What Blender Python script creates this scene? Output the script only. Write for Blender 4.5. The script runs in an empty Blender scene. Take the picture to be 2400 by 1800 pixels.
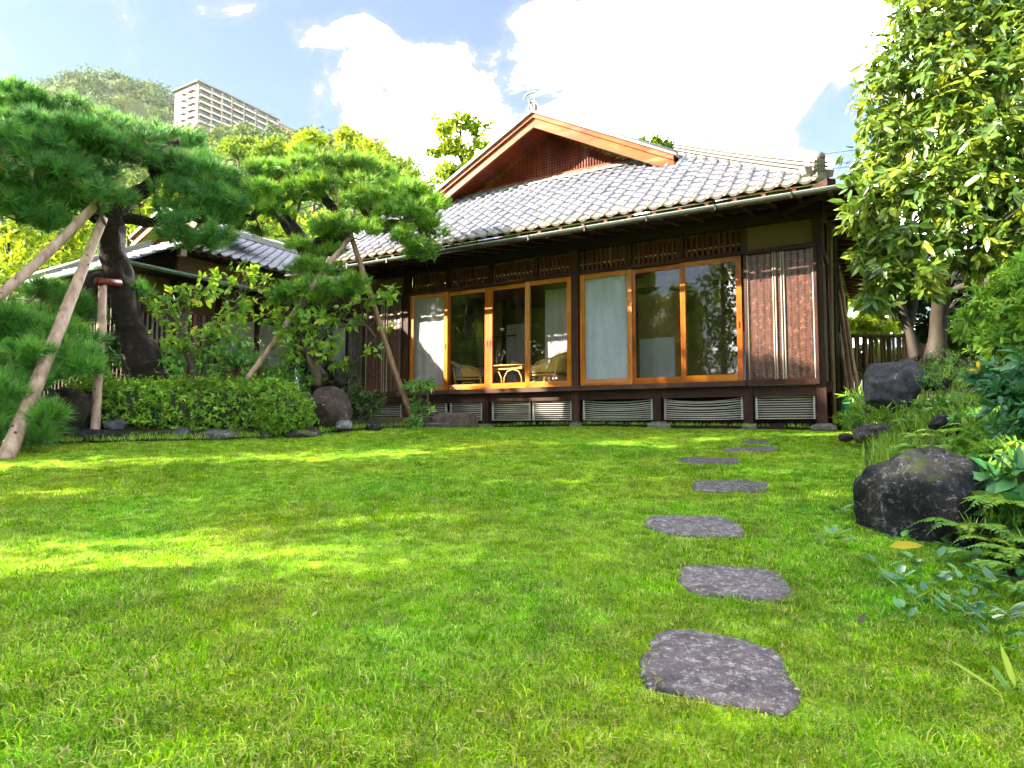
import bpy, math, random
import numpy as np
from math import radians, sin, cos, tan, atan, pi, sqrt, hypot
from mathutils import Vector, Matrix, noise as mnoise

D = bpy.data
S = bpy.context.scene
COL = S.collection
rng = np.random.RandomState(11)
random.seed(5)

# ------------------------------------------------------------------ camera
FPX = 1530.0                                   # focal length in pixels of the 2400 wide photograph
PITCH = atan(98.6 / FPX)
cam_d = D.cameras.new('camera'); cam = D.objects.new('camera', cam_d); COL.objects.link(cam)
cam_d.sensor_width = 36.0; cam_d.lens = 36.0 * FPX / 2400.0
cam_d.clip_start = 0.05; cam_d.clip_end = 5000
cam.location = (0, 0, 0); cam.rotation_euler = (pi / 2 + PITCH, 0, 0)
S.camera = cam

# ------------------------------------------------------------------ daylight
SUN_TO = Vector((-0.985, -0.172, 0)).normalized()          # horizontal direction towards the sun
SUN_EL = radians(25.0)
sun_vec = Vector((SUN_TO.x * cos(SUN_EL), SUN_TO.y * cos(SUN_EL), sin(SUN_EL)))
sun_d = D.lights.new('sun', 'SUN'); sun_d.energy = 3.8; sun_d.angle = radians(0.55); sun_d.color = (1.0, 0.86, 0.66)
sun = D.objects.new('sun', sun_d); COL.objects.link(sun)
sun.rotation_euler = (-sun_vec).to_track_quat('-Z', 'Y').to_euler()
S.view_settings.view_transform = 'Standard'; S.view_settings.look = 'None'
S.view_settings.gamma = 1.0; S.view_settings.use_curve_mapping = False
S.view_settings.exposure = 3.45

Fv = Vector((0, cos(PITCH), sin(PITCH))); Uv = Vector((0, -sin(PITCH), cos(PITCH)))
def ray(u, v):
    return Fv + Vector((1, 0, 0)) * ((u - 1200) / FPX) + Uv * ((900 - v) / FPX)
def W(u, v, y):
    """the place that lies y metres ahead of the camera in the direction measured in the photograph"""
    d = ray(u, v); return d * (y / d.y)

world = D.worlds.new('World'); S.world = world; world.use_nodes = True
def build_sky():
    nt = world.node_tree; nt.nodes.clear()
    N = nt.nodes.new; L = nt.links.new
    out = N('ShaderNodeOutputWorld'); bg = N('ShaderNodeBackground'); bg.inputs['Strength'].default_value = 0.028
    sky = N('ShaderNodeTexSky'); sky.sky_type = 'NISHITA'; sky.sun_disc = False
    sky.sun_elevation = SUN_EL
    sky.sun_rotation = math.atan2(SUN_TO.x, SUN_TO.y)
    sky.air_density = 1.0; sky.dust_density = 1.2; sky.ozone_density = 3.0
    tc = N('ShaderNodeTexCoord')
    # cloud field: noise on a flattened direction, gathered into a bank behind the house
    mp = N('ShaderNodeMapping'); mp.inputs['Scale'].default_value = (1.0, 1.0, 1.7)
    L(tc.outputs['Generated'], mp.inputs['Vector'])
    nz = N('ShaderNodeTexNoise'); nz.inputs['Scale'].default_value = 5.4; nz.inputs['Detail'].default_value = 9
    nz.inputs['Roughness'].default_value = 0.66; nz.inputs['Distortion'].default_value = 0.5
    L(mp.outputs['Vector'], nz.inputs['Vector'])
    gain = N('ShaderNodeMath'); gain.operation = 'MULTIPLY_ADD'; gain.inputs[1].default_value = 1.9; gain.inputs[2].default_value = -0.45; L(nz.outputs['Fac'], gain.inputs[0])
    total = gain.outputs[0]
    def bump(u, v, deg, amount):
        nonlocal total
        d = ray(u, v).normalized()
        vm = N('ShaderNodeVectorMath'); vm.operation = 'DOT_PRODUCT'; vm.inputs[1].default_value = d
        nm = N('ShaderNodeVectorMath'); nm.operation = 'NORMALIZE'
        L(tc.outputs['Generated'], nm.inputs[0]); L(nm.outputs[0], vm.inputs[0])
        mr = N('ShaderNodeMapRange'); mr.interpolation_type = 'SMOOTHSTEP'
        mr.inputs['From Min'].default_value = cos(radians(deg)); mr.inputs['From Max'].default_value = 1.0
        mr.inputs['To Min'].default_value = 0; mr.inputs['To Max'].default_value = amount
        L(vm.outputs['Value'], mr.inputs['Value'])
        ad = N('ShaderNodeMath'); ad.operation = 'ADD'; L(total, ad.inputs[0]); L(mr.outputs['Result'], ad.inputs[1])
        total = ad.outputs[0]
    bump(1850, 150, 22, 0.56); bump(1500, 360, 17, 0.38); bump(900, 300, 11, 0.36)
    bump(950, 70, 6, 0.26); bump(1060, 190, 6, 0.20); bump(1260, 70, 4, 0.36); bump(1200, 10, 13, -0.46); bump(560, 40, 22, -0.24)
    bump(1980, 340, 6, -0.62); bump(60, 40, 20, 0.02)
    cm = N('ShaderNodeMapRange'); cm.interpolation_type = 'SMOOTHSTEP'
    cm.inputs['From Min'].default_value = 0.56; cm.inputs['From Max'].default_value = 1.04
    L(total, cm.inputs['Value'])
    hz = N('ShaderNodeMix'); hz.data_type = 'RGBA'; hz.inputs[0].default_value = 0.12   # thin high veil
    hz.inputs[7].default_value = (3.2, 3.9, 4.5, 1); L(sky.outputs['Color'], hz.inputs[6])
    c1 = N('ShaderNodeMapRange'); c1.interpolation_type = 'SMOOTHSTEP'
    c1.inputs['From Min'].default_value = 0.40; c1.inputs['From Max'].default_value = 0.80; L(total, c1.inputs['Value'])
    thin = N('ShaderNodeMix'); thin.data_type = 'RGBA'; thin.inputs[7].default_value = (2.9, 3.0, 3.2, 1)          # thin edge of the cloud
    L(c1.outputs['Result'], thin.inputs[0]); L(hz.outputs[2], thin.inputs[6])
    mx = N('ShaderNodeMix'); mx.data_type = 'RGBA'
    L(cm.outputs['Result'], mx.inputs[0]); L(thin.outputs[2], mx.inputs[6]); mx.inputs[7].default_value = (264.0, 262.0, 259.0, 1)
    L(mx.outputs[2], bg.inputs['Color']); L(bg.outputs['Background'], out.inputs['Surface'])
build_sky()

# ------------------------------------------------------------------ terrain formula
def smin(a, b, k):
    h = np.clip(0.5 + 0.5 * (b - a) / k, 0, 1); return b * (1 - h) + a * h - k * h * (1 - h)
def lawn_z(x, y):
    x = np.asarray(x, float); y = np.asarray(y, float)
    p = -1.0 + 0.0085 * np.clip(x, -12, 12) + 0.104 * y
    p = -smin(-p, 0.98 + 0 * p, 0.12)
    z = smin(p, -0.03 + 0 * p, 0.10)
    return z + 0.012 * np.sin(x * 1.7 + 0.6 * y) * np.cos(y * 1.3 - x * 0.4)
BX = np.array([-30, 0, 2.2, 3.2, 4.3, 5.8, 7.2, 8.8, 11.0, 40]); BV = np.array([1.9, 1.75, 1.95, 2.30, 2.60, 3.15, 3.90, 4.70, 6.2, 26])
def bank_edge(y): return np.interp(y, BX, BV)
def bank_z(x, y):
    t = np.clip((np.asarray(x, float) - bank_edge(y)), 0, None); t = t * t / (t + 0.35)
    return lawn_z(x, y) + 1.25 * (1 - np.exp(-t / 1.25)) * np.clip((16 - np.asarray(y, float)) / 4, 0, 1)
def gz(x, y):
    return float(bank_z(x, y)) if x > float(bank_edge(y)) else float(lawn_z(x, y))

# ------------------------------------------------------------------ object helpers
def tag(o, label=None, cat=None, group=None, kind=None):
    if label: o['label'] = label
    if cat: o['category'] = cat
    if group: o['group'] = group
    if kind: o['kind'] = kind
    return o
def empty(name, loc=(0, 0, 0), rz=0.0, label=None, cat=None, group=None):
    o = D.objects.new(name, None); COL.objects.link(o); o.location = loc; o.rotation_euler = (0, 0, rz)
    o.empty_display_size = 0.2
    return tag(o, label, cat, group)
def link_mesh(name, me, m=None, parent=None):
    o = D.objects.new(name, me); COL.objects.link(o)
    if m is not None and len(me.materials) == 0: me.materials.append(m)
    if parent is not None: o.parent = parent
    return o
def np_mesh(name, V, Fc, m=None, parent=None, tint=None, smooth=False, normals=None):
    """V (n,3) float, Fc (k,3|4) int"""
    V = np.asarray(V, np.float32); Fc = np.asarray(Fc, np.int32)
    me = D.meshes.new(name); k = Fc.shape[1]
    me.vertices.add(len(V)); me.vertices.foreach_set('co', V.ravel())
    me.loops.add(Fc.size); me.loops.foreach_set('vertex_index', Fc.ravel())
    me.polygons.add(len(Fc)); me.polygons.foreach_set('loop_start', np.arange(0, Fc.size, k, dtype=np.int32))
    me.update(calc_edges=True)
    if smooth: me.polygons.foreach_set('use_smooth', np.ones(len(Fc), bool))
    if tint is not None:
        a = me.attributes.new('tint', 'FLOAT', 'POINT'); a.data.foreach_set('value', np.asarray(tint, np.float32))
    return link_mesh(name, me, m, parent)

class MB:
    def __init__(s): s.v = []; s.f = []
    def add(s, vs, fs):
        b = len(s.v); s.v += [tuple(p) for p in vs]; s.f += [tuple(i + b for i in f) for f in fs]; return s
    def box(s, x0, x1, y0, y1, z0, z1):
        return s.add([(x0,y0,z0),(x1,y0,z0),(x1,y1,z0),(x0,y1,z0),(x0,y0,z1),(x1,y0,z1),(x1,y1,z1),(x0,y1,z1)],
                     [(3,2,1,0),(4,5,6,7),(0,1,5,4),(1,2,6,5),(2,3,7,6),(3,0,4,7)])
    def bar(s, a, b, w, h, up=(0,0,1)):
        """rectangular bar from a to b, w across, h along up"""
        a = Vector(a); b = Vector(b); d = (b - a).normalized(); up = Vector(up)
        r = d.cross(up).normalized() * (w / 2); u = r.cross(d).normalized() * (h / 2)
        vs = [a-r-u, a+r-u, a+r+u, a-r+u, b-r-u, b+r-u, b+r+u, b-r+u]
        return s.add(vs, [(0,1,2,3),(7,6,5,4),(4,5,1,0),(5,6,2,1),(6,7,3,2),(7,4,0,3)])
    def prism(s, poly, off):
        """poly: list of 3D points, off: extrusion vector"""
        n = len(poly); off = Vector(off); p = [Vector(q) for q in poly]
        return s.add(p + [q + off for q in p], [tuple(range(n))[::-1], tuple(range(n, 2*n))] + [(i, (i+1) % n, (i+1) % n + n, i + n) for i in range(n)])
    def tube(s, pts, rad, seg=8, cap=True, wob=0.0):
        pts = [Vector(p) for p in pts]; n = len(pts)
        if not hasattr(rad, '__len__'): rad = [rad] * n
        t0 = (pts[1] - pts[0]).normalized(); ref = Vector((0, 0, 1)) if abs(t0.z) < 0.9 else Vector((1, 0, 0))
        r = t0.cross(ref).normalized(); base = len(s.v)
        for i, p in enumerate(pts):
            t = (pts[min(i+1, n-1)] - pts[max(i-1, 0)]).normalized()
            r = (r - t * r.dot(t)).normalized(); q = t.cross(r)
            for j in range(seg):
                a = 2 * pi * j / seg
                rr = rad[i] * (1 + wob * (mnoise.noise(p * 3.0 + Vector((cos(a), sin(a), 0)) * 1.3) + .6 * mnoise.noise(p * 7.0 + Vector((cos(a), sin(a), 0)) * 4.0))) if wob else rad[i]
                s.v.append(tuple(p + r * (cos(a) * rr) + q * (sin(a) * rr)))
        for i in range(n - 1):
            for j in range(seg):
                a = base + i*seg + j; b = base + i*seg + (j+1) % seg
                s.f.append((a, b, b + seg, a + seg))
        if cap:
            s.f.append(tuple(base + j for j in range(seg))[::-1]); s.f.append(tuple(base + (n-1)*seg + j for j in range(seg)))
        return s
    def mesh(s, name, smooth=False):
        me = D.meshes.new(name); me.from_pydata(s.v, [], s.f); me.update()
        if smooth: me.polygons.foreach_set('use_smooth', np.ones(len(me.polygons), bool))
        return me
    def build(s, name, m, parent=None, smooth=False):
        return link_mesh(name, s.mesh(name, smooth), m, parent)
def copy_to(src, parent, loc=None, rot=None):
    o = src.copy(); COL.objects.link(o)
    if parent is not None: o.parent = parent
    if loc is not None: o.location = loc
    if rot is not None: o.rotation_euler = rot
    return o
def curve_pts(ctrl, n):
    """Catmull-Rom through control points given as (x,y,z,r)"""
    c = [np.array(p, float) for p in ctrl]; c = [2*c[0]-c[1]] + c + [2*c[-1]-c[-2]]
    out = []
    for i in range(1, len(c) - 2):
        for t in np.linspace(0, 1, n, endpoint=False):
            p0, p1, p2, p3 = c[i-1], c[i], c[i+1], c[i+2]
            out.append(0.5*((2*p1)+(-p0+p2)*t+(2*p0-5*p1+4*p2-p3)*t*t+(-p0+3*p1-3*p2+p3)*t**3))
    out.append(c[-2]); return np.array(out)
# ------------------------------------------------------------------ materials
def nodes_of(name):
    m = D.materials.new(name); m.use_nodes = True; nt = m.node_tree; nt.nodes.clear()
    out = nt.nodes.new('ShaderNodeOutputMaterial'); b = nt.nodes.new('ShaderNodeBsdfPrincipled')
    nt.links.new(b.outputs[0], out.inputs[0]); return m, nt, b, out
def ramp(nt, fac, stops):
    r = nt.nodes.new('ShaderNodeValToRGB'); e = r.color_ramp.elements
    while len(e) < len(stops): e.new(0.5)
    for i, (p, c) in enumerate(stops): e[i].position = p; e[i].color = (*c, 1)
    nt.links.new(fac, r.inputs[0]); return r.outputs[0]
def noise_fac(nt, scale, detail=5, rough=0.55, stretch=(1,1,1), coord='Object', rot=(0,0,0), distortion=0):
    tc = nt.nodes.new('ShaderNodeTexCoord'); mp = nt.nodes.new('ShaderNodeMapping'); mp.inputs['Scale'].default_value = stretch
    mp.inputs['Rotation'].default_value = rot
    n = nt.nodes.new('ShaderNodeTexNoise'); n.inputs['Scale'].default_value = scale; n.inputs['Detail'].default_value = detail
    n.inputs['Roughness'].default_value = rough; n.inputs['Distortion'].default_value = distortion
    if coord == 'World':
        g = nt.nodes.new('ShaderNodeNewGeometry'); nt.links.new(g.outputs['Position'], mp.inputs[0])
    else: nt.links.new(tc.outputs[coord], mp.inputs[0])
    nt.links.new(mp.outputs[0], n.inputs['Vector']); return n.outputs['Fac']
def add_bump(nt, b, fac, strength=0.3, dist=0.01):
    bp = nt.nodes.new('ShaderNodeBump'); bp.inputs['Strength'].default_value = strength; bp.inputs['Distance'].default_value = dist
    nt.links.new(fac, bp.inputs['Height']); nt.links.new(bp.outputs[0], b.inputs['Normal'])
def mixc(nt, fac, a, c, mode='MIX'):
    x = nt.nodes.new('ShaderNodeMix'); x.data_type = 'RGBA'; x.blend_type = mode
    for i, v in ((0, fac), (6, a), (7, c)):
        if hasattr(v, 'default_value') or hasattr(v, 'links'): nt.links.new(v, x.inputs[i])
        else: x.inputs[i].default_value = v if i == 0 else (*v, 1)
    return x.outputs[2]
def objrand(nt):
    return nt.nodes.new('ShaderNodeObjectInfo').outputs['Random']
def plain(name, c1, c2, rough=0.7, scale=12, bump=0.15, stretch=(1,1,1), metallic=0.0, spec=0.5, rand=0.0, coord='Object'):
    m, nt, b, _ = nodes_of(name)
    f = noise_fac(nt, scale, 6, 0.6, stretch, coord)
    col = ramp(nt, f, [(0.3, c1), (0.7, c2)])
    if rand:
        mr = nt.nodes.new('ShaderNodeMapRange'); mr.inputs['To Min'].default_value = 1 - rand; mr.inputs['To Max'].default_value = 1 + rand
        nt.links.new(objrand(nt), mr.inputs['Value'])
        hs = nt.nodes.new('ShaderNodeHueSaturation'); nt.links.new(mr.outputs[0], hs.inputs['Value']); nt.links.new(col, hs.inputs['Color']); col = hs.outputs[0]
    nt.links.new(col, b.inputs['Base Color'])
    b.inputs['Roughness'].default_value = rough; b.inputs['Metallic'].default_value = metallic; b.inputs['Specular IOR Level'].default_value = spec
    if bump: add_bump(nt, b, f, bump)
    return m
def wood(name, c1, c2, rough=0.55, axis='X', bump=0.25, grain=26, rand=0.15, spec=0.18):
    m, nt, b, _ = nodes_of(name)
    st = {'X': (0.06, 1, 1), 'Y': (1, 0.06, 1), 'Z': (1, 1, 0.06)}[axis]
    f = noise_fac(nt, grain, 7, 0.65, st); f2 = noise_fac(nt, 2.2, 4, 0.6)
    col = mixc(nt, ramp_val(nt, f2, 0.35, 0.75), ramp(nt, f, [(0.3, c1), (0.68, c2)]), tuple(0.62 * q for q in c1))
    f3 = noise_fac(nt, 3.1, 6, 0.7, st); gr = sum(c2) / 3
    col = mixc(nt, ramp_val(nt, f3, 0.52, 0.80), col, tuple(0.9 * q + 0.9 * gr for q in c2))
    if rand:
        mr = nt.nodes.new('ShaderNodeMapRange'); mr.inputs['To Min'].default_value = 1 - rand; mr.inputs['To Max'].default_value = 1 + rand
        nt.links.new(objrand(nt), mr.inputs['Value'])
        hs = nt.nodes.new('ShaderNodeHueSaturation'); nt.links.new(mr.outputs[0], hs.inputs['Value']); nt.links.new(col, hs.inputs['Color']); col = hs.outputs[0]
    nt.links.new(col, b.inputs['Base Color']); b.inputs['Roughness'].default_value = rough; b.inputs['Specular IOR Level'].default_value = spec
    add_bump(nt, b, f, bump, 0.004); return m
def ramp_val(nt, fac, lo, hi):
    mr = nt.nodes.new('ShaderNodeMapRange'); mr.inputs['From Min'].default_value = lo; mr.inputs['From Max'].default_value = hi
    nt.links.new(fac, mr.inputs['Value']); return mr.outputs[0]
def leaf_mat(name, stops, rough=0.45, trans=0.35, spec=0.4, patch=0.0, tcol=1.5):
    """stops: colours along the random tint of each leaf"""
    m, nt, b, out = nodes_of(name)
    at = nt.nodes.new('ShaderNodeAttribute'); at.attribute_name = 'tint'
    col = ramp(nt, at.outputs['Fac'], stops)
    if patch:
        f = noise_fac(nt, 1.1, 3, 0.5, coord='World')
        hs = nt.nodes.new('ShaderNodeHueSaturation'); mr = nt.nodes.new('ShaderNodeMapRange')
        mr.inputs['From Min'].default_value = 0.3; mr.inputs['From Max'].default_value = 0.7
        mr.inputs['To Min'].default_value = 1 - patch; mr.inputs['To Max'].default_value = 1 + patch
        nt.links.new(f, mr.inputs['Value']); nt.links.new(mr.outputs[0], hs.inputs['Value']); nt.links.new(col, hs.inputs['Color']); col = hs.outputs[0]
    nt.links.new(col, b.inputs['Base Color']); b.inputs['Roughness'].default_value = rough; b.inputs['Specular IOR Level'].default_value = spec
    tr = nt.nodes.new('ShaderNodeBsdfTranslucent'); mul = nt.nodes.new('ShaderNodeMix'); mul.data_type = 'RGBA'; mul.blend_type = 'MULTIPLY'
    mul.inputs[0].default_value = 1; nt.links.new(col, mul.inputs[6]); mul.inputs[7].default_value = (tcol * 1.15, tcol, tcol * 0.45, 1)
    nt.links.new(mul.outputs[2], tr.inputs['Color'])
    ms = nt.nodes.new('ShaderNodeMixShader'); ms.inputs[0].default_value = trans
    nt.links.new(b.outputs[0], ms.inputs[1]); nt.links.new(tr.outputs[0], ms.inputs[2]); nt.links.new(ms.outputs[0], out.inputs[0])
    return m
def rock_mat(name, c1, c2, c3, lichen=0.0, moss=0.0, scale=5, lich_col=(0.5,0.52,0.5), moss_col=(0.09,0.13,0.02), coord='Object', bdist=0.025):
    m, nt, b, _ = nodes_of(name)
    f = noise_fac(nt, scale, 9, 0.72, coord=coord); g = noise_fac(nt, scale * 7, 6, 0.7, coord=coord)
    sp_ = noise_fac(nt, scale * 11, 4, 0.8, coord=coord)
    col = ramp(nt, f, [(0.32, c1), (0.52, c2), (0.72, c3)])
    if lichen:
        l = noise_fac(nt, scale * 2.3, 9, 0.82, distortion=0.3, coord=coord)
        col = mixc(nt, ramp_val(nt, l, 0.60 - lichen * 0.12, 0.72 - lichen * 0.08), col, lich_col)
        col = mixc(nt, ramp_val(nt, sp_, 0.66 - lichen * 0.04, 0.74 - lichen * 0.04), col, lich_col)
    if moss:
        ge = nt.nodes.new('ShaderNodeNewGeometry'); sp = nt.nodes.new('ShaderNodeSeparateXYZ'); nt.links.new(ge.outputs['Normal'], sp.inputs[0])
        mf = noise_fac(nt, scale * 0.9, 6, 0.65)
        mu = nt.nodes.new('ShaderNodeMath'); mu.operation = 'MULTIPLY_ADD'; mu.inputs[1].default_value = 0.35
        nt.links.new(sp.outputs[2], mu.inputs[0]); nt.links.new(mf, mu.inputs[2])
        col = mixc(nt, ramp_val(nt, mu.outputs[0], 0.86 - moss * 0.25, 0.95 - moss * 0.25), col, moss_col)
    mr = nt.nodes.new('ShaderNodeMapRange'); mr.inputs['To Min'].default_value = 0.80; mr.inputs['To Max'].default_value = 1.22; nt.links.new(objrand(nt), mr.inputs['Value'])
    mh = nt.nodes.new('ShaderNodeMath'); mh.operation = 'MULTIPLY_ADD'; mh.inputs[1].default_value = 7.13; mh.inputs[2].default_value = 0.0; nt.links.new(objrand(nt), mh.inputs[0])
    fr = nt.nodes.new('ShaderNodeMath'); fr.operation = 'FRACT'; nt.links.new(mh.outputs[0], fr.inputs[0])
    ms = nt.nodes.new('ShaderNodeMapRange'); ms.inputs['To Min'].default_value = 0.6; ms.inputs['To Max'].default_value = 1.35; nt.links.new(fr.outputs[0], ms.inputs['Value'])
    hs = nt.nodes.new('ShaderNodeHueSaturation'); nt.links.new(mr.outputs[0], hs.inputs['Value']); nt.links.new(ms.outputs[0], hs.inputs['Saturation']); nt.links.new(col, hs.inputs['Color']); col = hs.outputs[0]
    nt.links.new(col, b.inputs['Base Color']); b.inputs['Roughness'].default_value = 0.85; b.inputs['Specular IOR Level'].default_value = 0.3
    ad = nt.nodes.new('ShaderNodeMath'); ad.operation = 'ADD'; nt.links.new(f, ad.inputs[0]); nt.links.new(g, ad.inputs[1])
    add_bump(nt, b, ad.outputs[0], 0.8, bdist); return m

M = {}
M['dark_x'] = wood('aged dark timber along', (0.0189, 0.0066, 0.0047), (0.0567, 0.0190, 0.0123), 0.6, 'X')
M['dark_z'] = wood('aged dark timber upright', (0.0189, 0.0066, 0.0047), (0.0567, 0.0190, 0.0123), 0.6, 'Z')
M['dark_y'] = wood('aged dark timber crosswise', (0.0189, 0.0066, 0.0047), (0.0567, 0.0190, 0.0123), 0.6, 'Y')
M['black_x'] = wood('near black timber', (0.0112, 0.0050, 0.0047), (0.0272, 0.0110, 0.0095), 0.7, 'X')  # almost black timber, darker than the aged timbers
M['deck'] = wood('weathered deck timber', (0.0322, 0.0129, 0.0099), (0.0920, 0.0418, 0.0319), 0.55, 'X')
M['slat'] = wood('brown transom slat', (0.0375, 0.0099, 0.0057), (0.1125, 0.0297, 0.0152), 0.6, 'Z')
M['board_red'] = wood('red brown board', (0.0674, 0.0095, 0.0043), (0.1463, 0.0243, 0.0092), 0.5, 'Y')
M['gable_board'] = wood('orange cedar board', (0.1549, 0.0361, 0.0060), (0.2816, 0.0800, 0.0148), 0.42, 'X', 0.2, 20)
M['lattice'] = wood('red cedar lattice', (0.1093, 0.0163, 0.0075), (0.2186, 0.0378, 0.0158), 0.5, 'Z')
M['door_z'] = wood('honey door stile', (0.2888, 0.0821, 0.0042), (0.5250, 0.1742, 0.0096), 0.32, 'Z', 0.1, 20, 0.12)
M['door_x'] = wood('honey door rail', (0.2888, 0.0821, 0.0042), (0.5250, 0.1742, 0.0096), 0.32, 'X', 0.1, 20, 0.12)
M['reddoor_z'] = wood('reddish door stile', (0.2288, 0.0555, 0.0048), (0.4290, 0.1190, 0.0096), 0.35, 'Z', 0.1, 20, 0.12)
M['reddoor_x'] = wood('reddish door rail', (0.2288, 0.0555, 0.0048), (0.4290, 0.1190, 0.0096), 0.35, 'X', 0.1, 20, 0.12)
M['ochre'] = plain('ochre plaster', (0.0864, 0.0513, 0.0194), (0.1253, 0.0752, 0.0304), 0.9, 30, 0.2)
M['white_plaster'] = plain('white plaster', (0.2592, 0.2376, 0.2160), (0.3168, 0.2952, 0.2736), 0.9, 20, 0.1)
M['tile'] = plain('silver grey glazed roof tile', (0.1329, 0.1378, 0.1747), (0.2061, 0.2115, 0.2620), 0.28, 9, 0.12, spec=0.75, rand=0.16)
M['eave_tile'] = plain('weathered eave tile', (0.1338, 0.1242, 0.1210), (0.2432, 0.2235, 0.2074), 0.5, 40, 0.2, rand=0.12)
M['ridge_tile'] = plain('pale ridge tile', (0.1002, 0.1002, 0.1044), (0.1587, 0.1545, 0.1503), 0.42, 10, 0.12, rand=0.1)
M['old_tile'] = plain('mossy end tile', (0.10, 0.10, 0.07), (0.26, 0.25, 0.20), 0.7, 16, 0.4)
M['copper'] = plain('dark patinated copper', (0.045, 0.040, 0.036), (0.11, 0.095, 0.08), 0.38, 8, 0.05, (0.2, 1, 1), metallic=0.6)
M['gutter'] = plain('greyish copper gutter', (0.0614, 0.0614, 0.0589), (0.1126, 0.1050, 0.0947), 0.30, 6, 0.03, (0.2, 1, 1), metallic=0.7)
M['verdigris'] = plain('verdigris copper gutter', (0.16, 0.27, 0.27), (0.28, 0.40, 0.40), 0.5, 8, 0.03, metallic=0.35)
def strip_mat(name, stops, rough):
    m, nt, b, _ = nodes_of(name); at = nt.nodes.new('ShaderNodeAttribute'); at.attribute_name = 'tint'
    nt.links.new(ramp(nt, at.outputs['Fac'], stops), b.inputs['Base Color']); b.inputs['Roughness'].default_value = rough; return m
M['woven'] = strip_mat('woven cedar strips', [(0, (0.0210, 0.0075, 0.0049)), (0.6, (0.0498, 0.0183, 0.0114)), (1, (0.1049, 0.0437, 0.0285))], 0.4)
M['woven_dark'] = strip_mat('dark woven strips', [(0, (0.0330, 0.0168, 0.0123)), (1, (0.1320, 0.0608, 0.0396))], 0.45)
M['woven_grey'] = plain('grey weathered bamboo strips', (0.07, 0.055, 0.05), (0.19, 0.155, 0.14), 0.5, 14, 0.1)
M['batten'] = plain('pale split bamboo', (0.15, 0.115, 0.095), (0.30, 0.25, 0.215), 0.45, 24, 0.15, (1, 1, 0.1))
M['bamboo_pale'] = plain('bleached bamboo pole', (0.2558, 0.2416, 0.2203), (0.3980, 0.3837, 0.3553), 0.5, 16, 0.12, (0.1, 1, 1), rand=0.16)
M['bamboo_old'] = plain('old brown bamboo', (0.0900, 0.0486, 0.0216), (0.2550, 0.1485, 0.0660), 0.55, 16, 0.2, (1, 1, 0.1), rand=0.3)
M['bamboo_tan'] = plain('tan bamboo', (0.20, 0.11, 0.04), (0.34, 0.21, 0.09), 0.45, 14, 0.2, (1, 1, 0.1), rand=0.2)
M['pole'] = plain('bleached log', (0.1476, 0.0836, 0.0571), (0.4134, 0.2953, 0.2362), 0.75, 14, 0.8, (1, 1, 0.14), coord='Object')
M['knot'] = plain('weathered knot', (0.05, 0.028, 0.018), (0.13, 0.08, 0.055), 0.8, 30, 0.3)
M['bark'] = rock_mat('furrowed pine bark', (0.0060, 0.0045, 0.0037), (0.0210, 0.0150, 0.0112), (0.0638, 0.0465, 0.0338), 0.10, 0.1, 8, (0.10, 0.105, 0.085), bdist=0.10)
M['bark_smooth'] = plain('smooth tan bark', (0.0081, 0.0056, 0.0032), (0.0192, 0.0140, 0.0086), 0.75, 14, 0.35, (1, 1, 0.5))
M['twig'] = plain('dark twig bark', (0.025, 0.018, 0.012), (0.075, 0.055, 0.038), 0.8, 20, 0.3)
M['screen'] = plain('pale cloth screen', (0.2334, 0.2144, 0.2464), (0.3159, 0.2870, 0.3243), 0.9, 16, 0.35, (1, 1, 0.12))
M['shoji'] = plain('bluish paper panel', (0.2503, 0.2741, 0.3576), (0.3128, 0.3290, 0.4054), 0.9, 10, 0.2, (1, 1, 0.4))
M['olive_wall'] = plain('olive earth wall', (0.1170, 0.0638, 0.0298), (0.1820, 0.1020, 0.0510), 0.9, 12, 0.1)
M['floor'] = wood('corridor floorboard', (0.10, 0.045, 0.02), (0.22, 0.11, 0.05), 0.35, 'X')
M['rattan'] = plain('golden rattan', (0.3200, 0.1680, 0.0360), (0.4800, 0.2880, 0.0800), 0.4, 30, 0.2)
M['cushion'] = plain('dark blue patterned cloth', (0.03, 0.04, 0.07), (0.22, 0.25, 0.30), 0.85, 22, 0.1)
M['cushion_pale'] = plain('blue and white cloth', (0.10, 0.16, 0.26), (0.60, 0.66, 0.70), 0.85, 20, 0.1)
M['iron'] = plain('black iron', (0.012, 0.012, 0.012), (0.03, 0.03, 0.03), 0.4, 20, 0.05, metallic=0.7)
M['white_paint'] = plain('white paint', (0.4080, 0.3618, 0.3808), (0.4560, 0.4050, 0.4256), 0.55, 6, 0.03)
M['pink_wall'] = plain('pale rose painted concrete', (0.2880, 0.2153, 0.2295), (0.3456, 0.2610, 0.2767), 0.8, 0.3, 0)
M['hotel_glass'] = plain('blue grey far window', (0.0546, 0.0756, 0.1001), (0.1260, 0.1512, 0.1820), 0.4, 0.4, 0, spec=0.4)
M['hotel_roof'] = plain('brown grey roof slab', (0.0990, 0.0792, 0.0675), (0.1440, 0.1170, 0.0990), 0.8, 0.3, 0)
M['red_trellis'] = plain('red lattice wall', (0.40, 0.10, 0.10), (0.50, 0.16, 0.15), 0.7, 1, 0)
M['bucket'] = plain('teal plastic', (0.0, 0.20, 0.155), (0.01, 0.27, 0.21), 0.45, 6, 0.03)
M['pipe'] = plain('tan downpipe', (0.24, 0.155, 0.07), (0.30, 0.20, 0.10), 0.5, 6, 0.03)
M['wire'] = plain('black cable', (0.02, 0.02, 0.02), (0.03, 0.03, 0.03), 0.6, 6, 0)
M['rock_dark'] = rock_mat('dark volcanic rock', (0.0022, 0.0024, 0.0032), (0.0070, 0.0075, 0.0099), (0.0218, 0.0231, 0.0289), 0.55, 0.25, 10, (0.1920, 0.2108, 0.2508), (0.0192, 0.0306, 0.0046))
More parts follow.
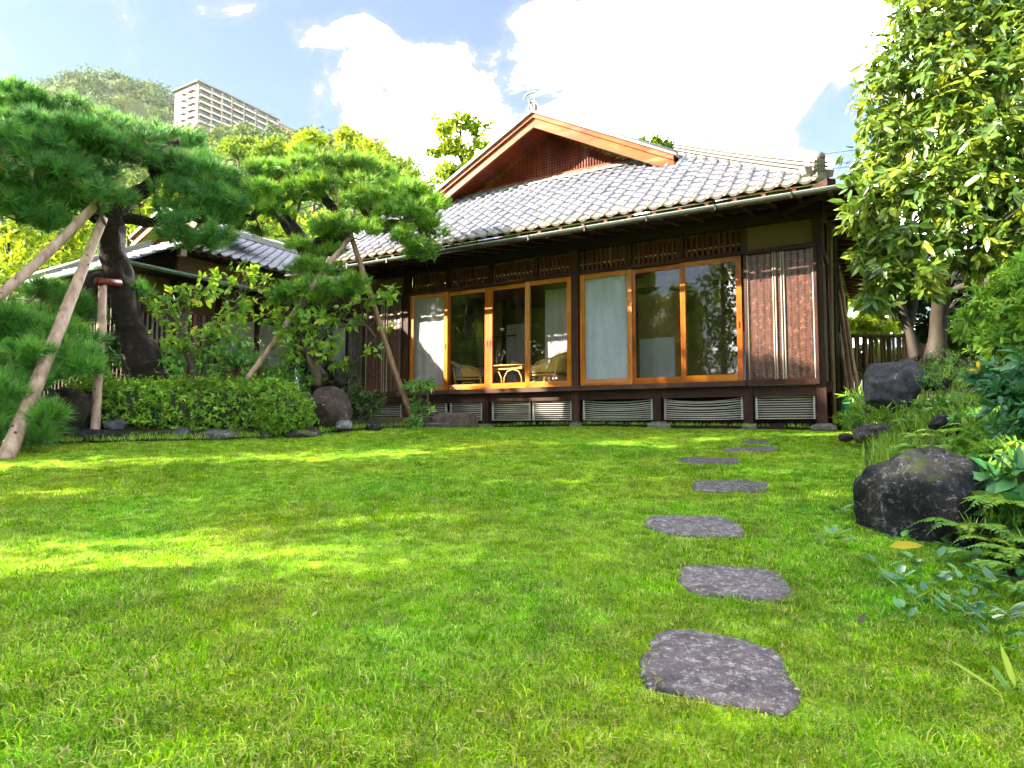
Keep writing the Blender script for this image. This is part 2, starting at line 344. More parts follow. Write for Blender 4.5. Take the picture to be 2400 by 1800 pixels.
M['rock_grey'] = rock_mat('grey blue boulder', (0.0190, 0.0190, 0.0259), (0.0475, 0.0475, 0.0621), (0.0992, 0.0966, 0.1207), 0.1, 0.0, 4)
M['rock_purple'] = rock_mat('purple brown rock', (0.0176, 0.0136, 0.0168), (0.0400, 0.0320, 0.0368), (0.0800, 0.0640, 0.0680), 0.1, 0.15, 4)
M['rock_brown'] = rock_mat('brown standing rock', (0.0165, 0.0105, 0.0083), (0.0435, 0.0285, 0.0240), (0.0863, 0.0615, 0.0525), 0.15, 0.2, 4)
M['rock_moss'] = rock_mat('mossy dark rock', (0.010, 0.008, 0.006), (0.024, 0.019, 0.014), (0.05, 0.042, 0.030), 0.0, 0.45, 4, moss_col=(0.05, 0.055, 0.008))
M['rock_white'] = rock_mat('whitish rock', (0.0400, 0.0400, 0.0520), (0.1200, 0.1200, 0.1400), (0.2880, 0.2880, 0.3040), 0.4, 0.0, 7)
M['step'] = rock_mat('stepping stone with pale lichen', (0.0396, 0.0324, 0.0399), (0.0935, 0.0778, 0.0882), (0.1650, 0.1426, 0.1554), 0.72, 0.0, 15, (0.4400, 0.4266, 0.4305), coord='World')
M['base_stone'] = rock_mat('pale foundation stone', (0.0750, 0.0713, 0.0690), (0.1200, 0.1162, 0.1125), (0.1800, 0.1725, 0.1650), 0.1, 0.0, 5)
M['shoe_stone'] = rock_mat('rough brown granite', (0.04, 0.027, 0.018), (0.095, 0.066, 0.045), (0.18, 0.135, 0.10), 0.1, 0.0, 16)
M['soil'] = rock_mat('garden soil', (0.010, 0.007, 0.0045), (0.026, 0.018, 0.012), (0.06, 0.042, 0.026), 0.0, 0.15, 9, moss_col=(0.05, 0.075, 0.012))
M['gravel'] = plain('pale hard earth', (0.16, 0.14, 0.12), (0.28, 0.25, 0.22), 0.9, 20, 0.4)
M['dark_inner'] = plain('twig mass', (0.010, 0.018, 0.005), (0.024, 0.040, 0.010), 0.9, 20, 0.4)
M['hill_ground'] = plain('leafy hillside', (0.0264, 0.0525, 0.0086), (0.0686, 0.1120, 0.0180), 0.9, 0.15, 0.3)

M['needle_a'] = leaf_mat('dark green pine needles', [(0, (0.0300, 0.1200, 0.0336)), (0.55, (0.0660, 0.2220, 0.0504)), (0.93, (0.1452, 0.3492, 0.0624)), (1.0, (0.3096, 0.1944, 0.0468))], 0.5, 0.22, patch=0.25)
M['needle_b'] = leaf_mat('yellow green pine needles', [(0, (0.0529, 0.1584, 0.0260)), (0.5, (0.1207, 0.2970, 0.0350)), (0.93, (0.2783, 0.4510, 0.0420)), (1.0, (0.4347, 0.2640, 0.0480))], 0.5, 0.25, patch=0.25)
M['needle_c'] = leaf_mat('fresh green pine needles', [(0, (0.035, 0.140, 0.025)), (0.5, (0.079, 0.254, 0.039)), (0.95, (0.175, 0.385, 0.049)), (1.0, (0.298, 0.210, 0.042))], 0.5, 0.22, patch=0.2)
M['leaf_big'] = leaf_mat('glossy broad leaves', [(0, (0.0384, 0.0915, 0.0180)), (0.45, (0.0960, 0.1708, 0.0220)), (0.85, (0.2112, 0.2684, 0.0260)), (1.0, (0.3456, 0.3294, 0.0300))], 0.30, 0.30, 0.5)
M['leaf_plum'] = leaf_mat('yellow green thin leaves', [(0, (0.0818, 0.1904, 0.0228)), (0.5, (0.1542, 0.3084, 0.0321)), (0.9, (0.3447, 0.4347, 0.0435)), (1.0, (0.5434, 0.3985, 0.0435))], 0.5, 0.4, 0.3)
M['leaf_hedge'] = leaf_mat('small azalea leaves', [(0, (0.0828, 0.2034, 0.0199)), (0.5, (0.1671, 0.3385, 0.0293)), (0.95, (0.3206, 0.4839, 0.0398)), (1.0, (0.4754, 0.4286, 0.0491))], 0.5, 0.3, 0.3, patch=0.25)
M['leaf_shrub'] = leaf_mat('mid green shrub leaves', [(0, (0.0532, 0.1778, 0.0336)), (0.5, (0.1050, 0.2814, 0.0434)), (1.0, (0.2492, 0.4368, 0.0504))], 0.42, 0.28, 0.4, patch=0.25)
M['leaf_teal'] = leaf_mat('bluish green aucuba leaves', [(0, (0.0247, 0.1113, 0.0435)), (0.6, (0.0466, 0.1832, 0.0648)), (1.0, (0.0989, 0.2619, 0.0648))], 0.36, 0.2, 0.5)
M['leaf_fern'] = leaf_mat('bright fern fronds', [(0, (0.0806, 0.2082, 0.0300)), (0.5, (0.1520, 0.3207, 0.0357)), (1.0, (0.3061, 0.4166, 0.0300))], 0.5, 0.35, 0.3)
M['leaf_yellow'] = leaf_mat('yellow leaves', [(0, (0.330, 0.264, 0.013)), (1.0, (0.506, 0.396, 0.018))], 0.5, 0.4, 0.3)
M['leaf_far'] = leaf_mat('sunny yellow green leaves', [(0, (0.1046, 0.1817, 0.0139)), (0.5, (0.2081, 0.2875, 0.0199)), (1.0, (0.4175, 0.4343, 0.0250))], 0.6, 0.4, 0.2, patch=0.3)
M['leaf_back'] = leaf_mat('mid green tree leaves', [(0, (0.0725, 0.1368, 0.0207)), (0.5, (0.1288, 0.2093, 0.0253)), (1.0, (0.2415, 0.3059, 0.0333))], 0.6, 0.35, 0.2, patch=0.25)
M['leaf_hill'] = leaf_mat('hillside foliage', [(0, (0.0245, 0.0648, 0.0148)), (0.45, (0.0572, 0.1098, 0.0168)), (0.85, (0.1112, 0.1623, 0.0209)), (1.0, (0.1394, 0.1459, 0.0310))], 0.7, 0.2, 0.2)
M['leaf_dark'] = leaf_mat('dark evergreen leaves', [(0, (0.0260, 0.0650, 0.0143)), (1.0, (0.0715, 0.1300, 0.0208))], 0.5, 0.15, 0.3)
M['straw'] = leaf_mat('dry straw blades', [(0, (0.26, 0.20, 0.09)), (1.0, (0.40, 0.33, 0.17))], 0.7, 0.25, 0.2)

def glass_mat():
    m, nt, b, out = nodes_of('window glass'); nt.nodes.remove(b)
    tr = nt.nodes.new('ShaderNodeBsdfTransparent'); tr.inputs['Color'].default_value = (0.93, 0.95, 0.94, 1)
    gl = nt.nodes.new('ShaderNodeBsdfGlossy'); gl.inputs['Roughness'].default_value = 0.0; gl.inputs['Color'].default_value = (1, 1, 1, 1)
    lw = nt.nodes.new('ShaderNodeLayerWeight'); lw.inputs['Blend'].default_value = 0.5
    pw = nt.nodes.new('ShaderNodeMath'); pw.operation = 'POWER'; pw.inputs[1].default_value = 4.0; nt.links.new(lw.outputs['Facing'], pw.inputs[0])
    fr = nt.nodes.new('ShaderNodeMapRange'); fr.inputs['To Min'].default_value = 0.075; fr.inputs['To Max'].default_value = 1.0; nt.links.new(pw.outputs[0], fr.inputs['Value'])
    ms = nt.nodes.new('ShaderNodeMixShader'); nt.links.new(fr.outputs[0], ms.inputs[0]); nt.links.new(tr.outputs[0], ms.inputs[1]); nt.links.new(gl.outputs[0], ms.inputs[2])
    nt.links.new(ms.outputs[0], out.inputs[0]); return m
M['glass'] = glass_mat()

def lawn_mat():
    m, nt, b, out = nodes_of('lawn soil and thatch')
    f = noise_fac(nt, 0.9, 4, 0.5, coord='World'); g = noise_fac(nt, 55, 4, 0.7, coord='World')
    c = ramp(nt, g, [(0.3, (0.080, 0.150, 0.012)), (0.5, (0.19, 0.36, 0.016)), (0.64, (0.32, 0.46, 0.03)), (0.78, (0.42, 0.40, 0.12))])
    c = mixc(nt, ramp_val(nt, f, 0.3, 0.75), c, (0.24, 0.40, 0.02))
    nt.links.new(c, b.inputs['Base Color']); b.inputs['Roughness'].default_value = 0.9; b.inputs['Specular IOR Level'].default_value = 0.1
    add_bump(nt, b, g, 0.8, 0.03); return m
M['lawn'] = lawn_mat()
def grass_mat():
    m, nt, b, out = nodes_of('grass blades')
    at = nt.nodes.new('ShaderNodeAttribute'); at.attribute_name = 'tint'
    col = ramp(nt, at.outputs['Fac'], [(0, (0.075, 0.225, 0.006)), (0.35, (0.150, 0.360, 0.008)), (0.72, (0.250, 0.460, 0.011)), (0.87, (0.38, 0.50, 0.02)), (0.94, (0.42, 0.40, 0.11)), (1.0, (0.50, 0.45, 0.25))])
    f = noise_fac(nt, 0.75, 3, 0.5, coord='World'); f2 = noise_fac(nt, 4.0, 3, 0.5, coord='World')
    col = mixc(nt, ramp_val(nt, f, 0.35, 0.70), col, (0.135, 0.215, 0.020), 'MIX') if False else col
    hs = nt.nodes.new('ShaderNodeHueSaturation')
    mr = nt.nodes.new('ShaderNodeMapRange'); mr.inputs['From Min'].default_value = 0.3; mr.inputs['From Max'].default_value = 0.7
    mr.inputs['To Min'].default_value = 0.470; mr.inputs['To Max'].default_value = 0.525; nt.links.new(f, mr.inputs['Value']); nt.links.new(mr.outputs[0], hs.inputs['Hue'])
    m2 = nt.nodes.new('ShaderNodeMapRange'); m2.inputs['From Min'].default_value = 0.3; m2.inputs['From Max'].default_value = 0.7
    m2.inputs['To Min'].default_value = 0.78; m2.inputs['To Max'].default_value = 1.2; nt.links.new(f2, m2.inputs['Value']); nt.links.new(m2.outputs[0], hs.inputs['Value'])
    nt.links.new(col, hs.inputs['Color']); col = hs.outputs[0]
    h2 = nt.nodes.new('ShaderNodeHueSaturation'); m3 = nt.nodes.new('ShaderNodeMapRange'); m3.inputs['To Min'].default_value = 0.58; m3.inputs['To Max'].default_value = 1.40     # each tuft its own tone
    nt.links.new(objrand(nt), m3.inputs['Value']); nt.links.new(m3.outputs[0], h2.inputs['Value']); nt.links.new(col, h2.inputs['Color'])
    mq = nt.nodes.new('ShaderNodeMath'); mq.operation = 'MULTIPLY'; mq.inputs[1].default_value = 9.37; nt.links.new(objrand(nt), mq.inputs[0])
    mf = nt.nodes.new('ShaderNodeMath'); mf.operation = 'FRACT'; nt.links.new(mq.outputs[0], mf.inputs[0])
    m4 = nt.nodes.new('ShaderNodeMapRange'); m4.inputs['To Min'].default_value = 0.478; m4.inputs['To Max'].default_value = 0.520; nt.links.new(mf.outputs[0], m4.inputs['Value']); nt.links.new(m4.outputs[0], h2.inputs['Hue'])
    m5 = nt.nodes.new('ShaderNodeMapRange'); m5.inputs['To Min'].default_value = 0.86; m5.inputs['To Max'].default_value = 1.10; nt.links.new(mf.outputs[0], m5.inputs['Value']); nt.links.new(m5.outputs[0], h2.inputs['Saturation'])
    col = h2.outputs[0]
    nt.links.new(col, b.inputs['Base Color']); b.inputs['Roughness'].default_value = 0.7; b.inputs['Specular IOR Level'].default_value = 0.06
    tr = nt.nodes.new('ShaderNodeBsdfTranslucent'); nt.links.new(col, tr.inputs['Color'])
    ms = nt.nodes.new('ShaderNodeMixShader'); ms.inputs[0].default_value = 0.4
    nt.links.new(b.outputs[0], ms.inputs[1]); nt.links.new(tr.outputs[0], ms.inputs[2]); nt.links.new(ms.outputs[0], out.inputs[0]); return m
M['grass'] = grass_mat()
# ------------------------------------------------------------------ foliage helpers
def unit(a): return a / (np.linalg.norm(a, axis=-1, keepdims=True) + 1e-9)
def rdir(n, r=rng): return unit(r.normal(size=(n, 3)))
T_FOLD = (np.array([(0,0,0),(.5,.5,.10),(1,0,-.06),(.5,-.5,.10)]), np.array([(0,2,1),(0,3,2)]))
T_OVAL = (np.array([(0,0,0),(.30,0,-.02),(.68,0,-.05),(1,0,-.16),(.28,.44,.07),(.66,.40,.03),(.28,-.44,.07),(.66,-.40,.03)]),
          np.array([(0,1,4),(1,2,5),(1,5,4),(2,3,5),(0,6,1),(1,7,2),(1,6,7),(2,7,3)]))
T_LANCE = (np.array([(0,0,0),(.35,.5,.08),(.75,.32,.0),(1,0,-.10),(.35,-.5,.08),(.75,-.32,.0),(.5,0,-.03)]),
           np.array([(0,6,1),(1,6,2),(2,6,3),(0,4,6),(4,5,6),(5,3,6)]))
def leaf_arrays(P, dirs, nrm, L, Wd, T):
    tv, tf = T; n = len(P)
    d = unit(dirs); s = unit(np.cross(nrm, d)); u = np.cross(d, s)
    L = np.broadcast_to(L, n)[:, None, None]; Wd = np.broadcast_to(Wd, n)[:, None, None]
    V = P[:, None, :] + L * tv[None, :, 0:1] * d[:, None] + Wd * tv[None, :, 1:2] * s[:, None] + Wd * tv[None, :, 2:3] * u[:, None]
    Fc = tf[None] + (np.arange(n) * len(tv))[:, None, None]
    return V.reshape(-1, 3), Fc.reshape(-1, tf.shape[1])
def leaf_mesh(name, P, dirs, nrm, L, Wd, T, m, parent=None, tint=None):
    V, Fc = leaf_arrays(np.asarray(P), np.asarray(dirs), np.asarray(nrm), L, Wd, T)
    if tint is None: tint = rng.uniform(0, 1, len(P))
    return np_mesh(name, V, Fc, m, parent, np.repeat(tint, len(T[0])))
def needle_mesh(name, C, N, m, parent, count=42, length=0.13, width=0.0055, spread=0.95, tint=None):
    """tufts of needles: C tuft centres, N tuft directions"""
    n = len(C); k = count; width = np.asarray(width)
    d = unit(N[:, None, :] * rng.uniform(0.25, 1.25, (n, k, 1)) + rng.normal(size=(n, k, 3)) * spread * 0.62)
    ln = length * rng.uniform(0.65, 1.15, (n, k, 1))
    base = C[:, None, :] + d * ln * 0.05 + N[:, None, :] * rng.uniform(-0.5, 0.35, (n, k, 1)) * length * 0.55
    side = unit(np.cross(d, rdir(n * k).reshape(n, k, 3))) * (width / 2)
    V = np.stack([base - side, base + side, base + d * ln], 2).reshape(-1, 3)
    Fc = np.arange(n * k * 3).reshape(-1, 3)
    if tint is None: tint = rng.uniform(0, 1, n)
    t = np.clip(tint[:, None] * 0.8 + rng.uniform(-0.1, 0.25, (n, k)), 0, 1)
    t = np.where(rng.uniform(size=(n, k)) > 0.975, 1.0, np.minimum(t, 0.94))
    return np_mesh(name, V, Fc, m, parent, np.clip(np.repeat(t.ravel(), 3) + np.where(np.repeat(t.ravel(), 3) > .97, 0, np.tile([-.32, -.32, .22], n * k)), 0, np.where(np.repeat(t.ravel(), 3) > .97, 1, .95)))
def ico(sub=3):
    import bmesh
    bm = bmesh.new(); bmesh.ops.create_icosphere(bm, subdivisions=sub, radius=1.0)
    v = np.array([q.co[:] for q in bm.verts]); f = np.array([[q.index for q in p.verts] for p in bm.faces]); bm.free(); return v, f
ICO = {k: ico(k) for k in (1, 2, 3, 4, 5)}
def rock(name, loc, size, seed, m, rz=0.0, sub=4, rough=0.13, facets=13, flat=None, fine=0.035, tilt=(0, 0), **kw):
    """a boulder: a sphere cut by random planes, then roughened; size = half extents"""
    r = np.random.RandomState(seed); v, f = ICO[sub]; v = v.copy(); off = r.uniform(-50, 50, 3)
    nn = unit(r.normal(size=(facets, 3))); dd = r.uniform(0.62, 0.92, facets)
    if flat is not None: nn = np.vstack([nn, [(0, 0, 1)]]); dd = np.append(dd, flat)
    for n_, d_ in zip(nn, dd):
        p = v @ n_; v -= np.clip(p - d_, 0, None)[:, None] * n_ * 0.95
    k = np.array([mnoise.fractal(Vector(q * 1.5 + off), 1.0, 2.0, 4) for q in v])
    k2 = np.array([mnoise.fractal(Vector(q * 6 + off), 0.9, 2.0, 4) for q in v])
    v = v * (1 + rough * k + fine * k2)[:, None]
    v = v * np.array(size)
    o = np_mesh(name, v, f, m, None, smooth=True); o.location = loc; o.rotation_euler = (tilt[0], tilt[1], rz)
    return tag(o, kw.get('label'), kw.get('cat', 'rock'), kw.get('group'))

# ------------------------------------------------------------------ ground, garden bed, bank
def grid_mesh(name, xs, ys, zf, m):
    X, Y = np.meshgrid(xs, ys); Z = zf(X, Y); nx, ny = len(xs), len(ys)
    V = np.stack([X.ravel(), Y.ravel(), Z.ravel()], 1)
    i = np.arange(nx * ny).reshape(ny, nx)
    Fc = np.stack([i[:-1, :-1].ravel(), i[:-1, 1:].ravel(), i[1:, 1:].ravel(), i[1:, :-1].ravel()], 1)
    return np_mesh(name, V, Fc, m, None, smooth=True)
xs = np.concatenate([[-600, -300, -120, -60, -30, -20], np.arange(-14, 9.01, 0.25), [12, 16, 22, 30, 60, 120, 300, 600]])
ys = np.concatenate([[-600, -300, -100, -40, -20, -12, -8], np.arange(-5, 14.01, 0.25), [16, 20, 26, 34, 50, 80, 140, 300, 600]])
tag(grid_mesh('lawn', xs, ys, lawn_z, M['lawn']), 'mown green lawn rising gently towards the veranda', 'lawn', kind='structure')

def bank_noise(X, Y):
    return np.array([0.10 * mnoise.fractal(Vector((x * 1.3, y * 1.3, 3.1)), 1.0, 2.0, 4) for x, y in zip(X.ravel(), Y.ravel())]).reshape(X.shape)
def bank_sheet():
    ts = np.array([-0.25, -0.1, 0.0, 0.12, 0.25, 0.4, 0.6, 0.8, 1.0, 1.3, 1.6, 2.0, 2.5, 3.0, 4.0, 5.0, 7.0]); yy = np.arange(-1.5, 15.01, 0.18)
    T, Y = np.meshgrid(ts, yy); X = bank_edge(Y) + T
    Z = bank_z(X, Y) + 0.02 + bank_noise(X, Y) * np.clip(T * 2, 0, 1); Z = np.where(T < 0, lawn_z(X, Y) - 0.05, Z)
    i = np.arange(T.size).reshape(T.shape)
    Fc = np.stack([i[:-1, :-1].ravel(), i[:-1, 1:].ravel(), i[1:, 1:].ravel(), i[1:, :-1].ravel()], 1)
    return np_mesh('garden_bank', np.stack([X.ravel(), Y.ravel(), Z.ravel()], 1), Fc, M['soil'], smooth=True)
tag(bank_sheet(), 'earth bank planted with ferns and shrubs along the right of the lawn', 'bank', kind='structure')

BEDX = np.array([-14, -7.5, -5.6, -4.6, -3.3, -2.5, -1.9, -1.45, -1.0])         # front edge of the left planting bed
BEDY = np.array([7.0, 7.1, 7.75, 8.15, 8.45, 8.75, 9.4, 10.6, 12.2])
def bed_front(x): return np.interp(x, BEDX, BEDY)
def bed_sheet():
    xx = np.linspace(-14, -1.25, 70); tt = np.array([0, 0.12, 0.3, 0.6, 1.0, 1.5, 2.2, 3.2, 5.0, 7.0])
    X, T = np.meshgrid(xx, tt); Y = bed_front(X) + T
    Z = lawn_z(X, Y) + 0.03 + 0.16 * (1 - np.exp(-T / 0.5)) + 0.25 * bank_noise(X, Y) * np.clip(T * 3, 0, 1); Z[0] -= 0.09
    i = np.arange(X.size).reshape(X.shape)
    Fc = np.stack([i[:-1, :-1].ravel(), i[:-1, 1:].ravel(), i[1:, 1:].ravel(), i[1:, :-1].ravel()], 1)
    return np_mesh('planting_bed', np.stack([X.ravel(), Y.ravel(), Z.ravel()], 1), Fc, M['soil'], smooth=True)
tag(bed_sheet(), 'raised earth bed under the pines and hedge', 'planting bed', kind='structure')
def bed_z(x, y):
    t = max(0.0, y - float(bed_front(x))); return float(lawn_z(x, y)) + 0.03 + 0.16 * (1 - math.exp(-t / 0.5))

# ------------------------------------------------------------------ stepping stones (outline points measured on the ground)
def gpt(u, v):
    d = ray(u, v); lo, hi = 0.5, 14.0
    for _ in range(40):
        t = 0.5 * (lo + hi); p = d * (t / d.y)
        if p.z > float(lawn_z(p.x, p.y)): lo = t
        else: hi = t
    p = d * (hi / d.y); return p.x, p.y
def bpt(u, v):
    """where the measured direction meets the lawn or the bank"""
    d = ray(u, v); t = 1.0
    while t < 20:
        p = d * t
        if p.z < gz(p.x, p.y): break
        t += 0.02
    return Vector((p.x, p.y, gz(p.x, p.y)))
STEP_OUTLINES = [
 ([(1502,1590),(1510,1530),(1545,1489),(1580,1480),(1650,1490),(1720,1500),(1780,1516),(1822,1538),(1846,1575),(1866,1615),(1872,1640),(1862,1662),(1842,1682),(1790,1675),(1680,1655),(1590,1630),(1520,1612)], 'largest stepping stone at the near end of the row'),
 ([(1590,1365),(1592,1345),(1608,1332),(1640,1329),(1720,1331),(1790,1338),(1830,1350),(1848,1370),(1852,1392),(1838,1408),(1800,1411),(1730,1409),(1670,1402),(1620,1392)], 'rounded pinkish stepping stone, second from the near end'),
 ([(1510,1230),(1518,1217),(1535,1211),(1600,1212),(1690,1216),(1728,1226),(1744,1250),(1740,1261),(1700,1262),(1640,1262),(1580,1256),(1525,1246)], 'wide lichen mottled stepping stone set furthest to the house-left, third from near'),
 ([(1622,1139),(1628,1131),(1650,1129),(1780,1131),(1798,1136),(1800,1148),(1795,1157),(1730,1157),(1660,1156),(1625,1150)], 'straight edged flat stepping stone, fourth from the near end'),
 ([(1590,1080),(1600,1075),(1640,1075),(1700,1077),(1730,1077),(1734,1084),(1715,1089),(1660,1089),(1605,1087)], 'thin looking stepping stone in front of the sunlit streak, fifth from near'),
 ([(1692,1058),(1700,1053),(1760,1051),(1815,1048),(1824,1052),(1815,1059),(1760,1061),(1705,1061)], 'pale stepping stone at the right end of the sunlit streak'),
 ([(1736,1040),(1745,1036),(1790,1034),(1806,1036),(1800,1041),(1760,1042)], 'small far stepping stone closest to the foundation grilles')]
def step_stone(outl, label, k):
    import bmesh
    pts = np.array([gpt(u, v) for u, v in outl]); c = pts.mean(0)
    r = np.random.RandomState(k + 40)
    # refine and roughen the outline
    ring = []
    n = len(pts)
    for i in range(n):
        a, b, cc, dd = pts[i-1], pts[i], pts[(i+1) % n], pts[(i+2) % n]
        for t in (0, .33, .66): ring.append(0.5*((2*b)+(-a+cc)*t+(2*a-5*b+4*cc-dd)*t*t+(-a+3*b-3*cc+dd)*t**3))
    ring = np.array(ring); ring += r.normal(size=ring.shape) * 0.005
    bm = bmesh.new(); rings = []
    for s, dz in ((1.015, -0.05), (1.0, 0.004), (0.985, 0.010), (0.95, 0.014), (0.7, 0.017), (0.4, 0.018), (0.15, 0.018)):
        q = c + (ring - c) * s
        rings.append([bm.verts.new((x, y, float(lawn_z(x, y)) + dz + (0.008 * mnoise.fractal(Vector((x*7, y*7, k)), 0.9, 2, 5) if s < 1 else 0))) for x, y in q])
    for a, b in zip(rings[:-1], rings[1:]):
        for i in range(len(a)): bm.faces.new((a[i-1], a[i], b[i], b[i-1]))
    bm.faces.new(rings[-1]); bmesh.ops.recalc_face_normals(bm, faces=bm.faces)
    me = D.meshes.new('stepping_stone'); bm.to_mesh(me); bm.free()
    me.polygons.foreach_set('use_smooth', np.ones(len(me.polygons), bool))
    o = link_mesh('stepping_stone', me, M['step']); o.data.transform(Matrix.Translation((-c[0], -c[1], 0))); o.location = (c[0], c[1], 0)
    tag(o, label, 'stepping stone', 'stepping stones across the lawn'); return ring
STEP_RINGS = [step_stone(o_, l_, k) for k, (o_, l_) in enumerate(STEP_OUTLINES)]

# ------------------------------------------------------------------ grass: tufts of blades set over the lawn
def tuft_mesh(k, nb=34, rad=0.045, h=(0.02, 0.05), straw=0.08):
    r = np.random.RandomState(100 + k)
    a = r.uniform(0, 2*pi, nb); q = rad * np.sqrt(r.uniform(0, 1, nb))
    P = np.stack([q*np.cos(a), q*np.sin(a), -0.004 + 0*a], 1)
    hh = r.uniform(h[0], h[1], nb); az = r.uniform(0, 2*pi, nb); lean = r.uniform(0.25, 1.5, nb)
    dx = np.stack([np.cos(az), np.sin(az), 0*az], 1); up = np.array([0, 0, 1.0])
    side = np.stack([-np.sin(az), np.cos(az), 0*az], 1) * (r.uniform(0.0013, 0.0024, nb)[:, None])
    mid = P + up * (hh*0.6)[:, None] + dx * (hh*lean*0.35)[:, None]
    tip = P + up * (hh*(1-0.25*lean))[:, None] + dx * (hh*lean)[:, None]
    V = np.stack([P-side, P+side, mid+side*0.8, mid-side*0.8, tip], 1).reshape(-1, 3)
    b = (np.arange(nb)*5)[:, None]
    Fc = np.concatenate([b+[[0,1,2]], b+[[0,2,3]], b+[[3,2,4]]], 0)
    t = r.uniform(0, 0.9, nb); t = np.where(r.uniform(size=nb) < straw, r.uniform(0.92, 1, nb), t)
    me_o = np_mesh('grass_tuft', V, Fc, M['grass'], None, np.repeat(t, 5))
    COL.objects.unlink(me_o); return me_o
TUFTS = D.collections.new('grass tuft sources')
for k in range(9):
    TUFTS.objects.link(tuft_mesh(k, 34 if k < 7 else 20, 0.042, (0.009, 0.026) if k < 7 else (0.018, 0.042), 0.06 if k % 3 else 0.18))
def in_poly(px, py, poly):
    x, y = poly[:, 0], poly[:, 1]; x2, y2 = np.roll(x, -1), np.roll(y, -1); c = np.zeros(len(px), bool)
    for a, b, a2, b2 in zip(x, y, x2, y2):
        cond = ((b > py) != (b2 > py)) & (px < (a2 - a) * (py - b) / (b2 - b + 1e-12) + a); c ^= cond
    return c
def build_grass():
    r = np.random.RandomState(3); parts = []
    for y0, y1, dens in ((0.7, 2.0, 1700), (2.0, 3.2, 1500), (3.2, 5.0, 1050), (5.0, 7.5, 650), (7.5, 13.0, 380)):
        xm = -(y1 * 0.95 + 0.8); xp = y1 * 0.95 + 0.8; n = int((xp - xm) * (y1 - y0) * dens)
        p = np.stack([r.uniform(xm, xp, n), r.uniform(y0, y1, n)], 1); parts.append(p)
    P = np.vstack(parts); x, y = P[:, 0], P[:, 1]
    keep = (x < bank_edge(y) + 0.12 * r.normal(size=len(x))) & (y < bed_front(x) + 0.05 * r.normal(size=len(x))) & (np.abs(x) < 0.95 * y + 0.8)
    hx_ = (x - 1.038) * 0.8688 + (y - 10.583) * -0.4952; hy_ = (x - 1.038) * 0.4952 + (y - 10.583) * 0.8688
    keep &= hy_ < -0.28
    for ring in STEP_RINGS: 
        c = ring.mean(0); keep &= ~in_poly(x, y, c + (ring - c) * 0.93)
    # worn, thinner places
    wn = np.array([mnoise.noise(Vector((a * 1.1, b * 1.1, 7.7))) for a, b in P]); keep &= r.uniform(size=len(x)) < np.clip(1.10 + wn * 0.7, 0.6, 1)
    x, y = x[keep], y[keep]; n = len(x); z = lawn_z(x, y)
    me = D.meshes.new('grass'); me.vertices.add(n); me.vertices.foreach_set('co', np.stack([x, y, z], 1).astype(np.float32).ravel())
    tall = np.array([mnoise.noise(Vector((a * 0.8, b * 0.8, 1.7))) for a, b in zip(x, y)])
    sc = (r.uniform(0.75, 1.25, n) * (1.0 + 0.35 * tall)).astype(np.float32)
    idx = np.where(r.uniform(size=n) < 0.10 + 0.12 * (tall > 0.15), r.randint(7, 9, n), r.randint(0, 7, n)).astype(np.int32)
    a = me.attributes.new('scale', 'FLOAT', 'POINT'); a.data.foreach_set('value', sc)
    a = me.attributes.new('turn', 'FLOAT', 'POINT'); a.data.foreach_set('value', r.uniform(0, 2*pi, n).astype(np.float32))
    a = me.attributes.new('pick', 'INT', 'POINT'); a.data.foreach_set('value', idx)
    o = link_mesh('grass', me, M['grass'])
    ng = D.node_groups.new('grass tufts', 'GeometryNodeTree')
    ng.interface.new_socket('Geometry', in_out='INPUT', socket_type='NodeSocketGeometry'); ng.interface.new_socket('Geometry', in_out='OUTPUT', socket_type='NodeSocketGeometry')
    N = ng.nodes.new; L = ng.links.new
    gi, go = N('NodeGroupInput'), N('NodeGroupOutput'); iop = N('GeometryNodeInstanceOnPoints'); ci = N('GeometryNodeCollectionInfo')
    ci.inputs['Collection'].default_value = TUFTS; ci.inputs['Separate Children'].default_value = True; ci.inputs['Reset Children'].default_value = True
    def attr(nm, t):
        q = N('GeometryNodeInputNamedAttribute'); q.data_type = t; q.inputs['Name'].default_value = nm; return q.outputs['Attribute']
    cx = N('ShaderNodeCombineXYZ'); L(attr('turn', 'FLOAT'), cx.inputs['Z'])
    L(gi.outputs[0], iop.inputs['Points']); L(ci.outputs[0], iop.inputs['Instance']); iop.inputs['Pick Instance'].default_value = True
    L(attr('pick', 'INT'), iop.inputs['Instance Index']); L(attr('scale', 'FLOAT'), iop.inputs['Scale'])
    e2r = N('FunctionNodeEulerToRotation'); L(cx.outputs[0], e2r.inputs[0]); L(e2r.outputs[0], iop.inputs['Rotation'])
    L(iop.outputs[0], go.inputs[0])
    md = o.modifiers.new('tufts', 'NODES'); md.node_group = ng
    tag(o, 'short green grass blades covering the whole lawn', 'grass', kind='stuff'); return n
N_GRASS = build_grass()
# ------------------------------------------------------------------ main house (own axes: X along the facade to the right, Y into the house)
H0 = Vector((1.038, 10.583, 0)); HA = radians(29.68)
HX = Vector((cos(HA), -sin(HA), 0)); HY = Vector((sin(HA), cos(HA), 0))
def HP(x, y, z): return H0 + HX * x + HY * y + Vector((0, 0, z))
house = empty('wooden_house', H0, -HA, 'dark wooden house with silver tiled roof, latticed gable and glass sliding doors', 'house')
def part(name, mb, m, parent=None, smooth=False): return mb.build(name, M[m] if isinstance(m, str) else m, parent or house, smooth)
DECK, LINT = 0.64, 2.46
